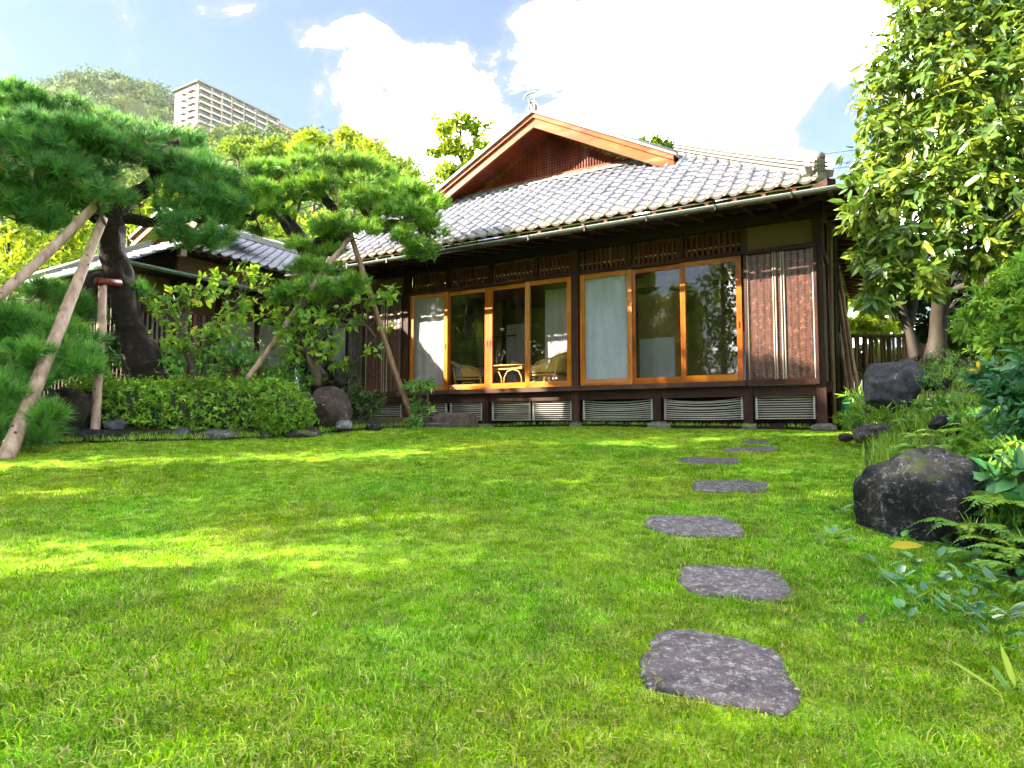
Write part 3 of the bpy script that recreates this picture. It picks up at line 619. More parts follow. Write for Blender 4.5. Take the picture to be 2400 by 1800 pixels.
# posts
for x in (-3.48, -1.70, 0.01, 1.36, 2.675):
    full = x in (-3.48, 0.01)
    part('post', MB().box(x - .06, x + .06, -.065, .055, 0.02, 3.05 if full else 0.56), 'dark_z')
part('post', MB().box(3.555, 3.675, -.065, .055, 0.02, 3.05), 'dark_z')
part('post', MB().box(2.60, 2.70, .02, .12, LINT, 3.05), 'dark_z')
part('post', MB().box(-4.62, -4.50, .02, .14, 0.0, 3.05), 'dark_z')
# sill, beams, lintel
part('deck_edge', MB().box(-3.60, 2.66, -.17, .12, .565, .640), 'deck')
part('floor_beam', MB().box(-4.6, 3.55, -.045, .05, .42, .562), 'dark_x')
part('lintel', MB().box(-3.418, -.052, -.05, .10, LINT, LINT + .055), 'dark_x')
part('lintel', MB().box(.072, 2.66, -.05, .10, LINT, LINT + .055), 'dark_x')
part('eave_beam', MB().box(-4.7, 3.70, -.075, .075, 2.86, 3.06), 'black_x')
# transom: boards behind upright slats
part('transom_board', MB().box(-3.42, 2.60, .085, .10, LINT + .20, 2.86), 'slat')
ts = MB().box(-.019, .019, -.012, .012, 0, .345).mesh('transom_slat'); ts.materials.append(M['slat'])
for a, b in ((-3.40, -2.56), (-2.50, -1.66), (-1.60, -.76), (-.70, -.07), (.09, .90), (.96, 1.72), (1.78, 2.58)):
    n = int(round((b - a) / .078))
    for i in range(n):
        o = link_mesh('transom_slat', ts, None, house); o.location = (a + (i + .5) * (b - a) / n, .03, LINT + .055)
for x in (-2.53, -1.63, -.73, .93, 1.75): part('transom_mullion', MB().box(x - .03, x + .03, -.03, .07, LINT + .055, 2.86), 'dark_z')

# sliding doors
def sliding_door(x0, x1, y, mz, mx_, screen=None, handle=None, stile=.075, bot=.10, top=.07, back=.06):
    z0, z1 = DECK + .004, LINT - .004
    f = MB().box(x0, x0 + stile, y - .018, y + .018, z0, z1)
    d = f.build('sliding_door', M[mz], house)
    MB().box(x1 - stile, x1, y - .018, y + .018, z0, z1).build('stile', M[mz], d)
    MB().box(x0 + stile, x1 - stile, y - .016, y + .016, z0, z0 + bot).build('bottom_rail', M[mx_], d)
    MB().box(x0 + stile, x1 - stile, y - .016, y + .016, z1 - top, z1).build('top_rail', M[mx_], d)
    MB().add([(x0 + stile, y, z0 + bot), (x1 - stile, y, z0 + bot), (x1 - stile, y, z1 - top), (x0 + stile, y, z1 - top)], [(0, 1, 2, 3)]).build('glass_pane', M['glass'], d)
    if screen:
        s = MB(); n = 26; xa, xb, za, zb = x0 + .03, x1 - .03, z0 + .02, z1 - .02
        vs = []; fs = []
        for j in range(n + 1):
            for i in range(n + 1):
                px, pz = xa + (xb - xa) * i / n, za + (zb - za) * j / n
                vs.append((px, y + back + .010 * mnoise.fractal(Vector((px * 3.2, pz * 1.1, x0)), 1, 2, 3) + .006 * sin(px * 31), pz))
        for j in range(n):
            for i in range(n): a = j * (n + 1) + i; fs.append((a, a + 1, a + n + 2, a + n + 1))
        s.add(vs, fs).build('cloth_screen', M[screen], d, smooth=True)
    if handle is not None:
        MB().box(handle - .011, handle + .011, y - .0235, y - .0175, 1.40, 1.50).build('handle', M['iron'], d)
sliding_door(-3.40, -2.54, -.005, 'door_z', 'door_x', 'screen', handle=-2.578)
sliding_door(-2.60, -1.69, .045, 'reddoor_z', 'door_x', handle=-1.715)
sliding_door(-1.688, -.86, .045, 'reddoor_z', 'door_x', handle=-1.655)
sliding_door(-.925, -.07, -.005, 'door_z', 'door_x', 'screen', back=.68)
sliding_door(.09, .965, -.005, 'door_z', 'door_x', 'shoji')
sliding_door(.93, 1.80, .045, 'reddoor_z', 'reddoor_x')
sliding_door(1.725, 2.61, -.003, 'reddoor_z', 'door_x', handle=2.572)
# interior
part('corridor_floor', MB().box(-4.6, 3.55, .125, 4.0, .585, .632), 'floor')
part('ceiling', MB().box(-4.6, 3.55, .105, 4.0, 2.62, 2.65), 'board_red')
part('back_wall', MB().box(-4.6, 3.55, 3.0, 3.1, .633, 2.618), 'olive_wall')
part('inner_wall', MB().box(-4.6, -4.5, .145, 2.98, .633, 2.618), 'olive_wall')
part('inner_wall', MB().box(3.40, 3.50, .125, 2.98, .633, 2.618), 'olive_wall')
part('inner_wall', MB().box(.30, .36, .9, 2.98, .633, 2.618), 'olive_wall')
for x0, x1 in ((.62, 1.30), (2.28, 2.80)):
    p = part('wall_panel', MB().box(x0, x1, 1.30, 1.34, .633, 2.60), 'olive_wall')
    MB().box(x0 + .03, x1 - .03, 1.285, 1.298, .66, 1.52).build('paper_panel', M['shoji'], p)
    MB().box(x0 - .06, x0 - .002, 1.28, 1.36, .633, 2.60).build('upright', M['dark_z'], p)
    MB().box(x1 + .002, x1 + .06, 1.28, 1.36, .633, 2.60).build('upright', M['reddoor_z'], p)
part('inner_beam', MB().box(.4, 3.38, 1.26, 1.38, 2.30, 2.42), 'dark_x')
p = part('wall_panel', MB().box(-3.15, -2.55, 1.95, 1.99, .633, 2.60), 'olive_wall')
for z in (1.25, 1.85): MB().box(-3.15, -2.20, 1.93, 1.948, z, z + .03).build('rail', M['dark_x'], p)
MB().box(-2.52, -2.46, 1.92, 2.0, .633, 2.60).build('upright', M['dark_z'], p)
p = part('wall_panel', MB().box(-2.44, -2.0, 1.95, 1.99, .633, 2.1), 'screen')
# upper plaster wall beside the transom and left end
part('plaster_panel', MB().box(2.702, 3.553, .03, .06, LINT + .07, 2.858), 'ochre')
part('plaster_panel', MB().box(-4.498, -3.542, .07, .10, 2.50, 2.858), 'ochre')

# woven shutter boxes
def woven(name, x0, x1, z0, z1, y, cell, m, parent):
    """strips woven over and under at forty five degrees, every float a low arch"""
    mb = MB(); tt = []; c45 = sqrt(.5); n = int((x1 - x0 + z1 - z0) / cell) + 4
    cx, cz = (x0 + x1) / 2, (z0 + z1) / 2
    for i in range(-n, n):
        for j in range(-n, n):
            k = (i - j) % 4
            if k not in (0, 2): continue
            if k == 0: ca, cb, da = (i + 1) * cell, (j + .5) * cell, 0
            else: ca, cb, da = (i + .5) * cell, (j + 1) * cell, 1
            px, pz = cx + (ca - cb) * c45, cz + (ca + cb) * c45
            m_ = cell * .62
            if not (x0 + m_ < px < x1 - m_ and z0 + m_ < pz < z1 - m_): continue
            l = Vector((c45, 0, c45)) if da == 0 else Vector((-c45, 0, c45)); w = Vector((-l.z, 0, l.x)) * (cell * .45)
            h = random.uniform(.0010, .0022); vs = []
            for t, d in ((-1.0, 0), (-.55, h), (.55, h), (1.0, 0)):
                q = Vector((px, y - d, pz)) + l * (t * cell); vs += [q - w, q + w]
            mb.add(vs, [(0, 2, 3, 1), (2, 4, 5, 3), (4, 6, 7, 5)]); tt += [min(1, max(0, random.gauss(.42 + .08 * da, .24)))] * 8
    o = np_mesh(name, np.array(mb.v), np.array(mb.f), M[m], parent, np.array(tt)); o['kind'] = 'stuff'; return o
def shutter_box(x0, x1, z0, z1, yf, yb, mw, splits, frame='dark_z', framex='dark_x'):
    b = part('shutter_box', MB().box(x0 + .02, x1 - .02, yf + .02, yb, z0 + .01, z1 - .01), 'slat')
    MB().box(x0, x1, yf - .02, yf + .018, z0, z0 + .075).build('frame_rail', M[framex], b)
    MB().box(x0 - .01, x1 + .01, yf - .035, yf + .018, z1 - .05, z1).build('frame_rail', M[framex], b)
    for x in (x0, x1 - .035): MB().box(x, x + .035, yf - .012, yf + .018, z0 + .077, z1 - .052).build('frame_stile', M[frame], b)
    woven('woven_panel', x0 + .035, x1 - .035, z0 + .078, z1 - .053, yf + .017, .031, mw, b)
    for x in splits + [x0 + .045, x1 - .045]:
        MB().tube([(x, yf + .004, z0 + .08), (x + .002, yf + .003, (z0 + z1) / 2), (x, yf + .004, z1 - .055)], .010, 6).build('batten', M['batten'], b)
    return b
shutter_box(2.665, 3.60, .565, 2.475, -.115, .055, 'woven', [3.05, 3.08, 3.155, 3.19])
shutter_box(-4.50, -3.55, .565, 2.475, -.07, .10, 'woven_dark', [-4.05, -4.00, -3.93])

# underfloor bamboo grilles
def grille(x0, x1, z0=.105, z1=.405, n=10, sag=.012, y=.02):
    g = part('bamboo_grille', MB().box(x0 + .012, x0 + .035, y - .018, y + .022, z0 - .01, z1 + .012), 'bamboo_pale')
    MB().box(x1 - .035, x1 - .012, y - .018, y + .022, z0 - .01, z1 + .012).build('tie_bar', M['bamboo_pale'], g)
    for i in range(n):
        z = z0 + (z1 - z0) * i / (n - 1); r = random.uniform(.0066, .0082); s = sag * random.uniform(.7, 1.3)
        pts = [(x0 + (x1 - x0) * t, y + random.uniform(-.002, .002), z - s * 4 * t * (1 - t) * (.3 + .9 * (i / n))) for t in (0, .2, .4, .6, .8, 1)]
        MB().tube(pts, r, 7).build('bamboo_pole', M['bamboo_pale'], g, True)
for a, b, s in ((-4.40, -3.60, 0), (-3.40, -2.56, 0), (-2.50, -1.79, 0), (-1.61, -.84, 0), (-.81, -.07, 0), (.11, 1.28, .04), (1.44, 2.60, .04), (2.75, 3.54, 0)):
    grille(a, b, sag=s)
part('underfloor_wall', MB().box(-4.6, 3.5, .62, .66, -.1, .56), 'black_x')
part('ground_sill', MB().box(-4.6, 3.545, .02, .10, -.06, .035), 'black_x')

# eaves: rafters, soffit boards, copper skirt, gutter
EX, EY, EZ = 3.64 + .16, -.78, 3.105      # eave edge of the tiles
part('soffit_board', MB().add([(-5.6, -1.05, 2.880), (4.64, -1.05, 2.880), (4.64, .20, 3.124), (-5.6, .20, 3.124)], [(0, 1, 2, 3)]), 'black_x')
raf = MB().bar((0, -1.03, 2.850), (0, .07, 3.06), .05, .05).mesh('rafter'); raf.materials.append(M['dark_y'])
for i in range(27):
    link_mesh('rafter', raf, None, house).location = (-4.9 + i * .35, 0, 0)
part('copper_skirt', MB().add([(-5.6, -1.06, 2.885), (4.66, -1.06, 2.885), (3.9, -.70, 2.945), (-5.6, -.70, 2.945), (-5.6, -1.06, 2.905), (4.66, -1.06, 2.905), (3.9, -.70, 2.965), (-5.6, -.70, 2.965)],
     [(3, 2, 1, 0), (4, 5, 6, 7), (0, 1, 5, 4), (1, 2, 6, 5), (2, 3, 7, 6)]), 'copper')
part('eave_fascia', MB().box(-5.6, 3.72, -.70, -.64, 2.946, 3.075), 'dark_x')
for i in range(24): part('fascia_bracket', MB().box(-4.75 + i * .37, -4.70 + i * .37, -.735, -.702, 3.02, 3.065), 'board_red')
gp = [(0, cos(a) * .05, sin(a) * .05) for a in np.linspace(-pi * .98, .05, 10)]
def trough(name, a, b, m, r=.05, parent=None):
    a, b = Vector(a), Vector(b); d = (b - a).normalized(); s = Vector((0, 0, 1)).cross(d).normalized(); mb = MB(); vs = []; fs = []
    angs = np.linspace(pi, 2 * pi, 9)
    for p in (a, b):
        for rr in (r, r - .006):
            vs += [p + s * (cos(t) * rr) + Vector((0, 0, sin(t) * rr)) for t in angs]
    n = 9
    for i in range(n - 1):
        fs += [(i, i + 1, 2*n + i + 1, 2*n + i), (n + i + 1, n + i, 3*n + i, 3*n + i + 1), (i, n + i, n + i + 1, i + 1)]
    fs += [(0, 2*n, 3*n, n), (n - 1, 2*n - 1, 4*n - 1, 3*n - 1)]
    o = mb.add(vs, fs).build(name, M[m], parent or house); return o
gut = trough('gutter', (-5.55, -1.115, 2.868), (4.70, -1.115, 2.868), 'gutter', .050)
MB().tube([(-5.55, -1.163, 2.872), (4.72, -1.163, 2.872)], .006, 6).build('gutter_lip', M['verdigris'], gut)
for i in range(11):
    x = -4.85 + i * .92; MB().box(x - .010, x + .010, -1.176, -1.171, 2.80, 2.880).build('gutter_bracket', M['iron'], gut)
trough('gutter', (4.72, -1.115, 2.868), (4.72, 8.0, 2.868), 'gutter', .05)
part('soffit_board', MB().add([(4.60, -1.0, 2.935), (4.60, 8.0, 2.935), (3.50, 8.0, 3.14), (3.50, -.1, 3.14)], [(3, 2, 1, 0)]), 'black_x')
ssl = MB().bar((3.70, 0, 3.06), (4.62, 0, 2.895), .045, .055).mesh('side_rafter'); ssl.materials.append(M['board_red'])
for i in range(24): link_mesh('side_rafter', ssl, None, house).location = (0, -.6 + i * .36, 0)
# side wall
for y in (1.0, 2.0, 4.0, 6.0, 7.4): part('post', MB().box(3.565, 3.67, y, y + .11, 0, 3.05), 'dark_z')
part('side_wall', MB().box(3.60, 3.64, .06, 7.5, .60, 3.05), 'ochre')
part('side_sill', MB().box(3.58, 3.72, .06, 7.5, .46, .60), 'dark_y')
part('side_base', MB().box(3.52, 3.56, .06, 7.5, -.1, .46), 'black_x')
part('side_beam', MB().box(3.59, 3.68, .06, 7.5, 2.40, 2.50), 'dark_y')
part('downpipe', MB().tube([(3.78, .50, 2.88), (3.76, .50, 2.6), (3.74, .50, 1.2), (3.74, .50, -.05)], .038, 10), 'pipe', smooth=True)
part('downpipe', MB().tube([(4.66, -.2, 2.86), (4.3, .10, 2.74), (3.82, .28, 2.62), (3.80, .28, 1.2), (3.80, .28, -.05)], .032, 10), 'iron', smooth=True)

# ------------------------------------------------------------------ roof
SL = .718; NRX, NRY = None, None
def roof_z(y): return EZ + SL * (y - EY)
roof = empty('roof', (0, 0, 0)); roof.parent = house
YT = 1.72                                     # where the tiles stop under the gable
def rsheet(name, vs, fs, m): return MB().add(vs, fs).build(name, M[m], roof)
rsheet('roof_deck', [(-5.8, EY + .03, roof_z(EY) - .035), (EX - .03, EY + .03, roof_z(EY) - .035), (EX - .03 - (YT - EY), YT, roof_z(YT) - .05), (-5.8, YT + .3, roof_z(YT + .3) - .05)], [(0, 1, 2, 3)], 'slat')
# far sides of the roof (never facing the photograph)
zt = roof_z(YT)
rsheet('side_slope', [(EX, EY, EZ), (EX, 8.6, EZ), (EX - (YT - EY), 8.6 - 2.5, zt), (EX - (YT - EY), YT, zt)], [(0, 1, 2, 3)], 'tile')
rsheet('rear_slope', [(EX, 8.6, EZ), (-5.8, 8.6, EZ), (-5.8, 6.0, zt), (EX - (YT - EY), 6.1, zt)], [(0, 1, 2, 3)], 'tile')

def tile_mesh(name, w, l, lip, seg=9, m='tile'):
    """one pan tile: a hollow and a roll, with a front lip; x across, y up the slope, z out"""
    prof = []
    for i in range(seg + 1):
        t = i / seg; x = (t - .5) * w * 1.04
        if t < .70: z = -.030 * sin(pi * t / .70) + .006
        else: z = .028 * sin(pi * (t - .70) / .30) + .006
        prof.append((x, z))
    vs = []; n = seg + 1
    vs += [(x, 0, z + .020) for x, z in prof]; vs += [(x, l * 1.12, z - .006) for x, z in prof]
    vs += [(x, .004, z + .020 - lip) for x, z in prof]
    fs = [(i, i + 1, n + i + 1, n + i) for i in range(seg)] + [(2*n + i, 2*n + i + 1, i + 1, i) for i in range(seg)]
    me = MB().add(vs, fs).mesh(name); me.materials.append(M[m])
    me.polygons.foreach_set('use_smooth', np.array([True] * seg + [False] * seg)); return me
TW, TL = .2205, .232
t_me = tile_mesh('roof_tile', TW, TL, .022)
e_me = tile_mesh('eave_tile', TW, TL, .040, m='eave_tile')
ang = math.atan(SL); clen = TL * cos(ang)
cands = []
row = 0
while True:
    y = EY + row * clen
    if y > YT - .02: break
    k = 0
    while True:
        x = EX - .10 - k * TW - .5 * TW
        if x < -5.6: break
        hip = EX - (y - EY)
        if x < hip - .05: cands.append((row, x, y))
        k += 1
    row += 1
camh = Vector((-(H0.dot(HX)), -(H0.dot(HY)), 0))
cands.sort(key=lambda c: (Vector((c[1], c[2], roof_z(c[2]))) - camh).length)
rest = {'roof_tile': [], 'eave_tile': []}; cnt = {'roof_tile': 0, 'eave_tile': 0}
for row, x, y in cands:
    me = e_me if row == 0 else t_me; nm = me.name.split('.')[0]
    M4 = Matrix.Translation((x, y, roof_z(y) + .012 + random.uniform(0, .004))) @ Matrix.Rotation(ang + random.uniform(-.012, .012), 4, 'X') @ Matrix.Rotation(random.uniform(-.02, .02), 4, 'Y') @ Matrix.Rotation(random.uniform(-.01, .01), 4, 'Z')
    if nm == 'eave_tile' or cnt[nm] < 290:
        o = link_mesh(nm, me, None, roof); o.matrix_local = M4; cnt[nm] += 1
    else: rest[nm].append(M4)
def join_instances(name, me, mats, parent, m=None):
    n = len(me.vertices); co = np.zeros(n * 3, np.float32); me.vertices.foreach_get('co', co); co = co.reshape(-1, 3)
    fa = np.array([list(p.vertices) for p in me.polygons]); Vs = []; Fs = []
    for i, m4 in enumerate(mats):
        a = np.array(m4); Vs.append(co @ a[:3, :3].T + a[:3, 3]); Fs.append(fa + i * n)
    o = np_mesh(name, np.vstack(Vs), np.vstack(Fs), m or me.materials[0], parent, smooth=True); o['kind'] = 'stuff'; return o
if rest['roof_tile']: join_instances('roof_tile_field', t_me, rest['roof_tile'], roof)
# pendants of the eave tiles
pm = MB().box(-.026, .026, -.010, .004, -.036, .0).mesh('tile_pendant'); pm.materials.append(M['old_tile'])
pl = [Matrix.Translation((EX - .10 - k * TW - .5 * TW + .35 * TW, EY - .004, EZ + .035)) for k in range(40)]
join_instances('tile_pendant_row', pm, pl, roof)
# hip ridge: stacked flat courses, round cap, end tile
def hip_pt(t, h):                            # t 0 at the eave corner .. 1 at the gable foot, gently lifted at its end
    return Vector((EX - .02 - t * (YT - EY), EY + .02 + t * (YT - EY), EZ + SL * t * (YT - EY) + h + .05 * (1 - t) ** 3))
hd = Vector((-1, 1, 0)).normalized(); hs = Vector((1, 1, 0)).normalized()
def hip_course(name, h0, h1, w, m):
    mb = MB(); vs = []; fs = []; n = 14
    for i in range(n + 1):
        t = .015 + .985 * i / n
        for s, h in ((-w, h0), (w, h0), (w, h1), (-w, h1)): vs.append(hip_pt(t, h) + hs * s)
    for i in range(n):
        for j in range(4): a = i*4 + j; b = i*4 + (j+1) % 4; fs.append((a, b, b + 4, a + 4))
    fs += [(3, 2, 1, 0), (n*4, n*4+1, n*4+2, n*4+3)]
    return mb.add(vs, fs).build(name, M[m], roof)
hip_course('ridge_bed', -.02, .215, .066, 'old_tile')
hip_course('ridge_course', .050, .085, .115, 'ridge_tile'); hip_course('ridge_course', .103, .138, .108, 'ridge_tile'); hip_course('ridge_course', .156, .190, .102, 'ridge_tile')
for i in range(13):
    a, b = hip_pt(.02 + i * .0755, .215), hip_pt(.02 + (i + 1) * .0755, .215)
    MB().tube([a, a.lerp(b, .5), b], [.078, .074, .070], 12).build('ridge_cap', M['ridge_tile'], roof, True)
def end_tile(name, pos, face, w, h, m, parent, th=.07):
    """arched end tile with a raised rim"""
    face = Vector(face).normalized(); s = Vector((0, 0, 1)).cross(face).normalized(); pos = Vector(pos)
    def arch(k, inset): return [pos + s * x * (w - inset) + Vector((0, 0, inset * .6 + z * (h - inset * 1.5))) + face * k for x, z in
        [(-.5, 0), (.5, 0), (.5, .55)] + [(cos(a) * .5, .55 + .45 * sin(a)) for a in np.linspace(.3, pi - .3, 9)] + [(-.5, .55)]]
    mb = MB(); mb.prism(arch(-th, 0), face * th)
    o = mb.build(name, M[m], parent)
    a, b, c = arch(0, .0), arch(.018, .02), arch(.018, .05); d = arch(.002, .062); n = len(a)
    vs = a + b + c + d; fs = []
    for r_ in range(3):
        for i in range(n): j = (i + 1) % n; fs.append((r_*n + i, r_*n + j, (r_+1)*n + j, (r_+1)*n + i))
    fs.append(tuple(3*n + i for i in range(n)))
    MB().add(vs, fs).build('end_tile_rim', M[m], o)
    return o
_p = hip_pt(.05, .02); end_tile('ridge_end_tile', _p, (1, -1, 0), .19, .29, 'old_tile', roof)
MB().prism([_p + hs * -.20 + Vector((0, 0, -.06)), _p + hs * .20 + Vector((0, 0, -.06)), _p + hs * .23 + Vector((0, 0, .03)), _p + hs * -.23 + Vector((0, 0, .03))], Vector((1, -1, 0)).normalized() * .09).build('corner_tile', M['eave_tile'], roof)
rsheet('corner_beam', *(lambda m_: (m_.v, m_.f))(MB().bar((3.2, -.2, 2.97), (3.86, -.86, 2.99), .13, .16)), 'dark_x')

# gable
GX, GA, GS, GH = -1.335, 5.985, .516, 2.70      # centre, apex height of the bargeboards, slope, half width
GY0, GY1 = 1.08, 1.76                            # bargeboard plane, lattice plane
gable = empty('gable', (0, 0, 0)); gable.parent = house
def gz_(x): return GA - GS * abs(x - GX)
for s in (-1, 1):
    xe = GX + s * (GH if s > 0 else 2.40)
    def bg(z0, z1, y0, y1, nm, m, xin=0.0, xo=0.0):
        pts = [(GX + s * xin, y0, gz_(GX) + z0), (xe + s * xo, y0, gz_(xe + s * xo) + z0), (xe + s * xo, y0, gz_(xe + s * xo) + z1), (GX + s * xin, y0, gz_(GX) + z1)]
        if s < 0: pts = pts[::-1]
        MB().prism(pts, (0, y1 - y0, 0)).build(nm, M[m], gable)
    bg(-.265, -.085, GY0, GY0 + .05, 'bargeboard', 'gable_board')
    bg(-.265, -.205, GY0 - .012, GY0 - .001, 'bargeboard_bead', 'gable_board')
    bg(-.083, -.002, GY0 - .045, GY0 + .05, 'barge_cap', 'gable_board')
    bg(.0, .045, GY0 - .09, 7.5, 'roof_edge', 'ridge_tile', 0, .06)
    # soffit boards
    nb = 5
    for i in range(nb):
        y0 = GY0 + .052 + i * (GY1 + .15 - GY0 - .052) / nb; y1 = y0 + (GY1 + .15 - GY0 - .052) / nb - .004
        bg(-.12, -.09, y0, y1, 'soffit_plank', 'board_red')
    # gable roof tiles: rows of rounded ribs
    mb = MB()
    for i in range(20):
        y = GY0 - .02 + i * .22
        mb.tube([(GX, y, gz_(GX) + .06), (xe + s * .06, y, gz_(xe + s * .06) + .06)], .045, 6)
    o = mb.build('gable_tile_row', M['ridge_tile'], gable, True); o['kind'] = 'stuff'
# lattice: uprights and rails
zb = roof_z(GY1) + .075
gw = (GA - .13 - zb) / GS
MB().prism([(GX - gw, GY1 + .06, zb - .05), (GX + gw, GY1 + .06, zb - .05), (GX, GY1 + .06, GA - .13)], (0, .03, 0)).build('gable_wall', M['black_x'], gable)  # near black colour stands in for the shaded void behind the lattice
n = int(gw * 2 / .056)
for i in range(n):
    x = GX - gw + (i + .5) * 2 * gw / n; top = gz_(x) - .135
    if top - zb > .03: MB().box(x - .0105, x + .0105, GY1, GY1 + .02, zb, top).build('lattice_upright', M['lattice'], gable)
rz_ = zb + .05
while rz_ < GA - .2:
    hw = (GA - .135 - rz_) / GS
    MB().box(GX - hw, GX + hw, GY1 + .0205, GY1 + .036, rz_ - .012, rz_ + .012).build('lattice_rail', M['lattice'], gable); rz_ += .058
MB().box(GX - gw - .15, GX + gw + .1, GY1 - .03, GY1 + .05, zb - .045, zb - .002).build('gable_sill', M['gable_board'], gable)
MB().prism([(GX - gw - .5, GY1 - .19, zb - .145), (GX + gw + .45, GY1 - .19, zb - .145), (GX + gw + .45, GY1 - .035, zb - .045), (GX - gw - .5, GY1 - .035, zb - .045)], (0, .0, -.03)).build('flashing', M['ridge_tile'], gable)
# top ridge and its ornament
for h0, h1, w in ((.05, .10, .12), (.103, .15, .11)): MB().box(GX - w, GX + w, GY0 - .05, 7.5, GA + h0, GA + h1).build('ridge_course', M['ridge_tile'], gable)
MB().tube([(GX, GY0 - .02, GA + .19), (GX, 7.5, GA + .19)], .065, 10).build('ridge_cap', M['ridge_tile'], gable, True)
end_tile('ridge_end_tile', (GX, GY0 - .06, GA + .03), (0, -1, 0), .16, .22, 'ridge_tile', gable)
cu = curve_pts([(GX - .17, GY0 - .10, GA + .27, .014), (GX - .08, GY0 - .10, GA + .36, .018), (GX + .06, GY0 - .10, GA + .38, .016), (GX + .12, GY0 - .10, GA + .36, .010)], 6)
MB().tube(cu[:, :3], cu[:, 3], 6).build('ridge_ornament', M['old_tile'], gable, True)
cu = curve_pts([(GX - .05, GY0 - .10, GA + .06, .012), (GX - .02, GY0 - .10, GA + .14, .012), (GX - .05, GY0 - .10, GA + .24, .010), (GX + .06, GY0 - .10, GA + .27, .010), (GX + .07, GY0 - .10, GA + .16, .008)], 5)
MB().tube(cu[:, :3], cu[:, 3], 6).build('ridge_ornament', M['old_tile'], gable, True)

# ------------------------------------------------------------------ stones under the posts, shoe stones
for x, lab, s in ((3.62, 'pale foundation stone under the corner post beside the woven shutter box', (.17, .13, .085)), (2.675, 'small foundation stone under the post at the left edge of the woven shutter box', (.11, .12, .075)),
               (1.36, 'largest pale dome of a foundation stone, between the two sagging bamboo grilles', (.20, .15, .12)), (.01, 'grey foundation stone under the main post that divides the glass doors', (.15, .13, .10)), (-1.70, 'low foundation stone behind the brown shoe stone', (.14, .12, .08))):
    p = HP(x, -.01, .0); rock('foundation_stone', (p.x, p.y, -.035), s, int(abs(x) * 100) + 3, M['base_stone'], -HA, 3, .10, 4, .9, label=lab, cat='stone', group='foundation stones under the veranda posts')
def shoe(x0, x1, y0, y1, z1, lab, seed, m='shoe_stone'):
    v, f = ICO[4]; v = v.copy(); p = 5.0
    v = np.sign(v) * np.abs(v) ** (1 / 1.0); v /= (np.abs(v) ** p).sum(1, keepdims=True) ** (1 / p)
    v *= (1 + .05 * np.array([mnoise.fractal(Vector(q * 2.5 + seed), 1, 2, 5) for q in v]))[:, None]
    v *= np.array([(x1 - x0) / 2, (y1 - y0) / 2, (z1 + .15) / 2])
    o = np_mesh('shoe_stone', v, f, M[m], None, smooth=True); q = HP((x0 + x1) / 2, (y0 + y1) / 2, (z1 - .15) / 2); o.location = q; o.rotation_euler = (0, 0, -HA); tag(o, lab, 'stone')
shoe(-2.22, -1.50, -.95, -.50, .22, 'rough brown shoe stone block before the open middle doors', 3.0)
shoe(-2.40, -1.72, -1.25, -.955, .055, 'low dark slab in front of the brown shoe stone', 8.0, 'rock_purple')

# ------------------------------------------------------------------ rattan furniture in the corridor
def rattan_chair(x, y, flip, lab, cush, rz=0.0):
    root = empty('rattan_chair', HP(x, y, .633), -HA + rz, lab, 'chair', 'rattan chairs behind the glass'); root.scale = (flip * .88, .88, .85)
    R_ = M['rattan']
    for sy in (-.26, .26):
        MB().tube([(-.27, sy, 0), (-.28, sy, .22), (-.33, sy, .52), (-.38, sy * .8, .68)], .016, 8).build('rear_leg', R_, root, True)
        MB().tube([(.27, sy, 0), (.28, sy, .25), (.25, sy, .40), (.12, sy, .53), (-.10, sy, .58), (-.32, sy, .60)], .017, 8).build('arm', R_, root, True)
        MB().tube([(-.22, sy, 0), (-.20, sy, .14), (-.08, sy, .21), (.10, sy, .21), (.22, sy, .14), (.25, sy, 0)], .013, 7).build('leg_hoop', R_, root, True)
        w = MB(); vs = [(-.27 + .54 * i / 8, sy, .33) for i in range(9)] + [(-.27 + .54 * i / 8, sy, .34 + .20 * sin(pi * min(1, (i + 1.2) / 9.2))) for i in range(9)]
        w.add(vs, [(i, i + 1, i + 10, i + 9) for i in range(8)]); w.build('side_panel', R_, root)
    MB().box(-.27, .27, -.25, .25, .27, .30).build('seat_frame', R_, root)
    v, f = ICO[3]
    np_mesh('seat_cushion', np.sign(v) * np.abs(v) ** .7 * np.array([.25, .24, .055]) + np.array([0, 0, .355]), f, M[cush], root, smooth=True)
    n = 10; vs = []; fs = []
    for i in range(n + 1):
        for j in range(n + 1):
            a = (i / n - .5) * pi * .95; h = j / n
            hgt = .30 + h * (.26 + .16 * cos(a)); rr = .27 + .06 * h
            vs.append((-.10 - cos(a) * rr + .0 - .10 * h, sin(a) * rr, hgt))
    for i in range(n):
        for j in range(n): q = i * (n + 1) + j; fs.append((q, q + 1, q + n + 2, q + n + 1))
    b = MB().add(vs, fs).build('backrest', M[cush if cush == 'cushion' else 'rattan'], root, True); sd = b.modifiers.new('thick', 'SOLIDIFY'); sd.thickness = .04
    rim = [vs[i * (n + 1) + n] for i in range(n + 1)]
    MB().tube(rim, .018, 8).build('back_rim', R_, root, True)
    return root
rattan_chair(-2.42, .62, 1, 'rattan armchair with dark patterned cushions behind the left clear door', 'cushion', .25)
rattan_chair(-.66, .36, -1, 'pale lit rattan armchair with a blue and white cushion, in front of the cloth screen', 'cushion_pale', -.1)
tb = empty('rattan_table', HP(-1.72, .85, .633), -HA, 'oval rattan table with arched legs between the two armchairs', 'table')
v, f = ICO[4]; vv = v.copy(); rr = np.linalg.norm(vv[:, :2], axis=1)
np_mesh('table_top', np.sign(v) * np.abs(v) ** .55 * np.array([.46, .33, .022]) + np.array([0, 0, .475]), f, M['rattan'], tb, smooth=True)
MB().box(-.40, .40, -.27, .27, .40, .452).build('apron', M['rattan'], tb)
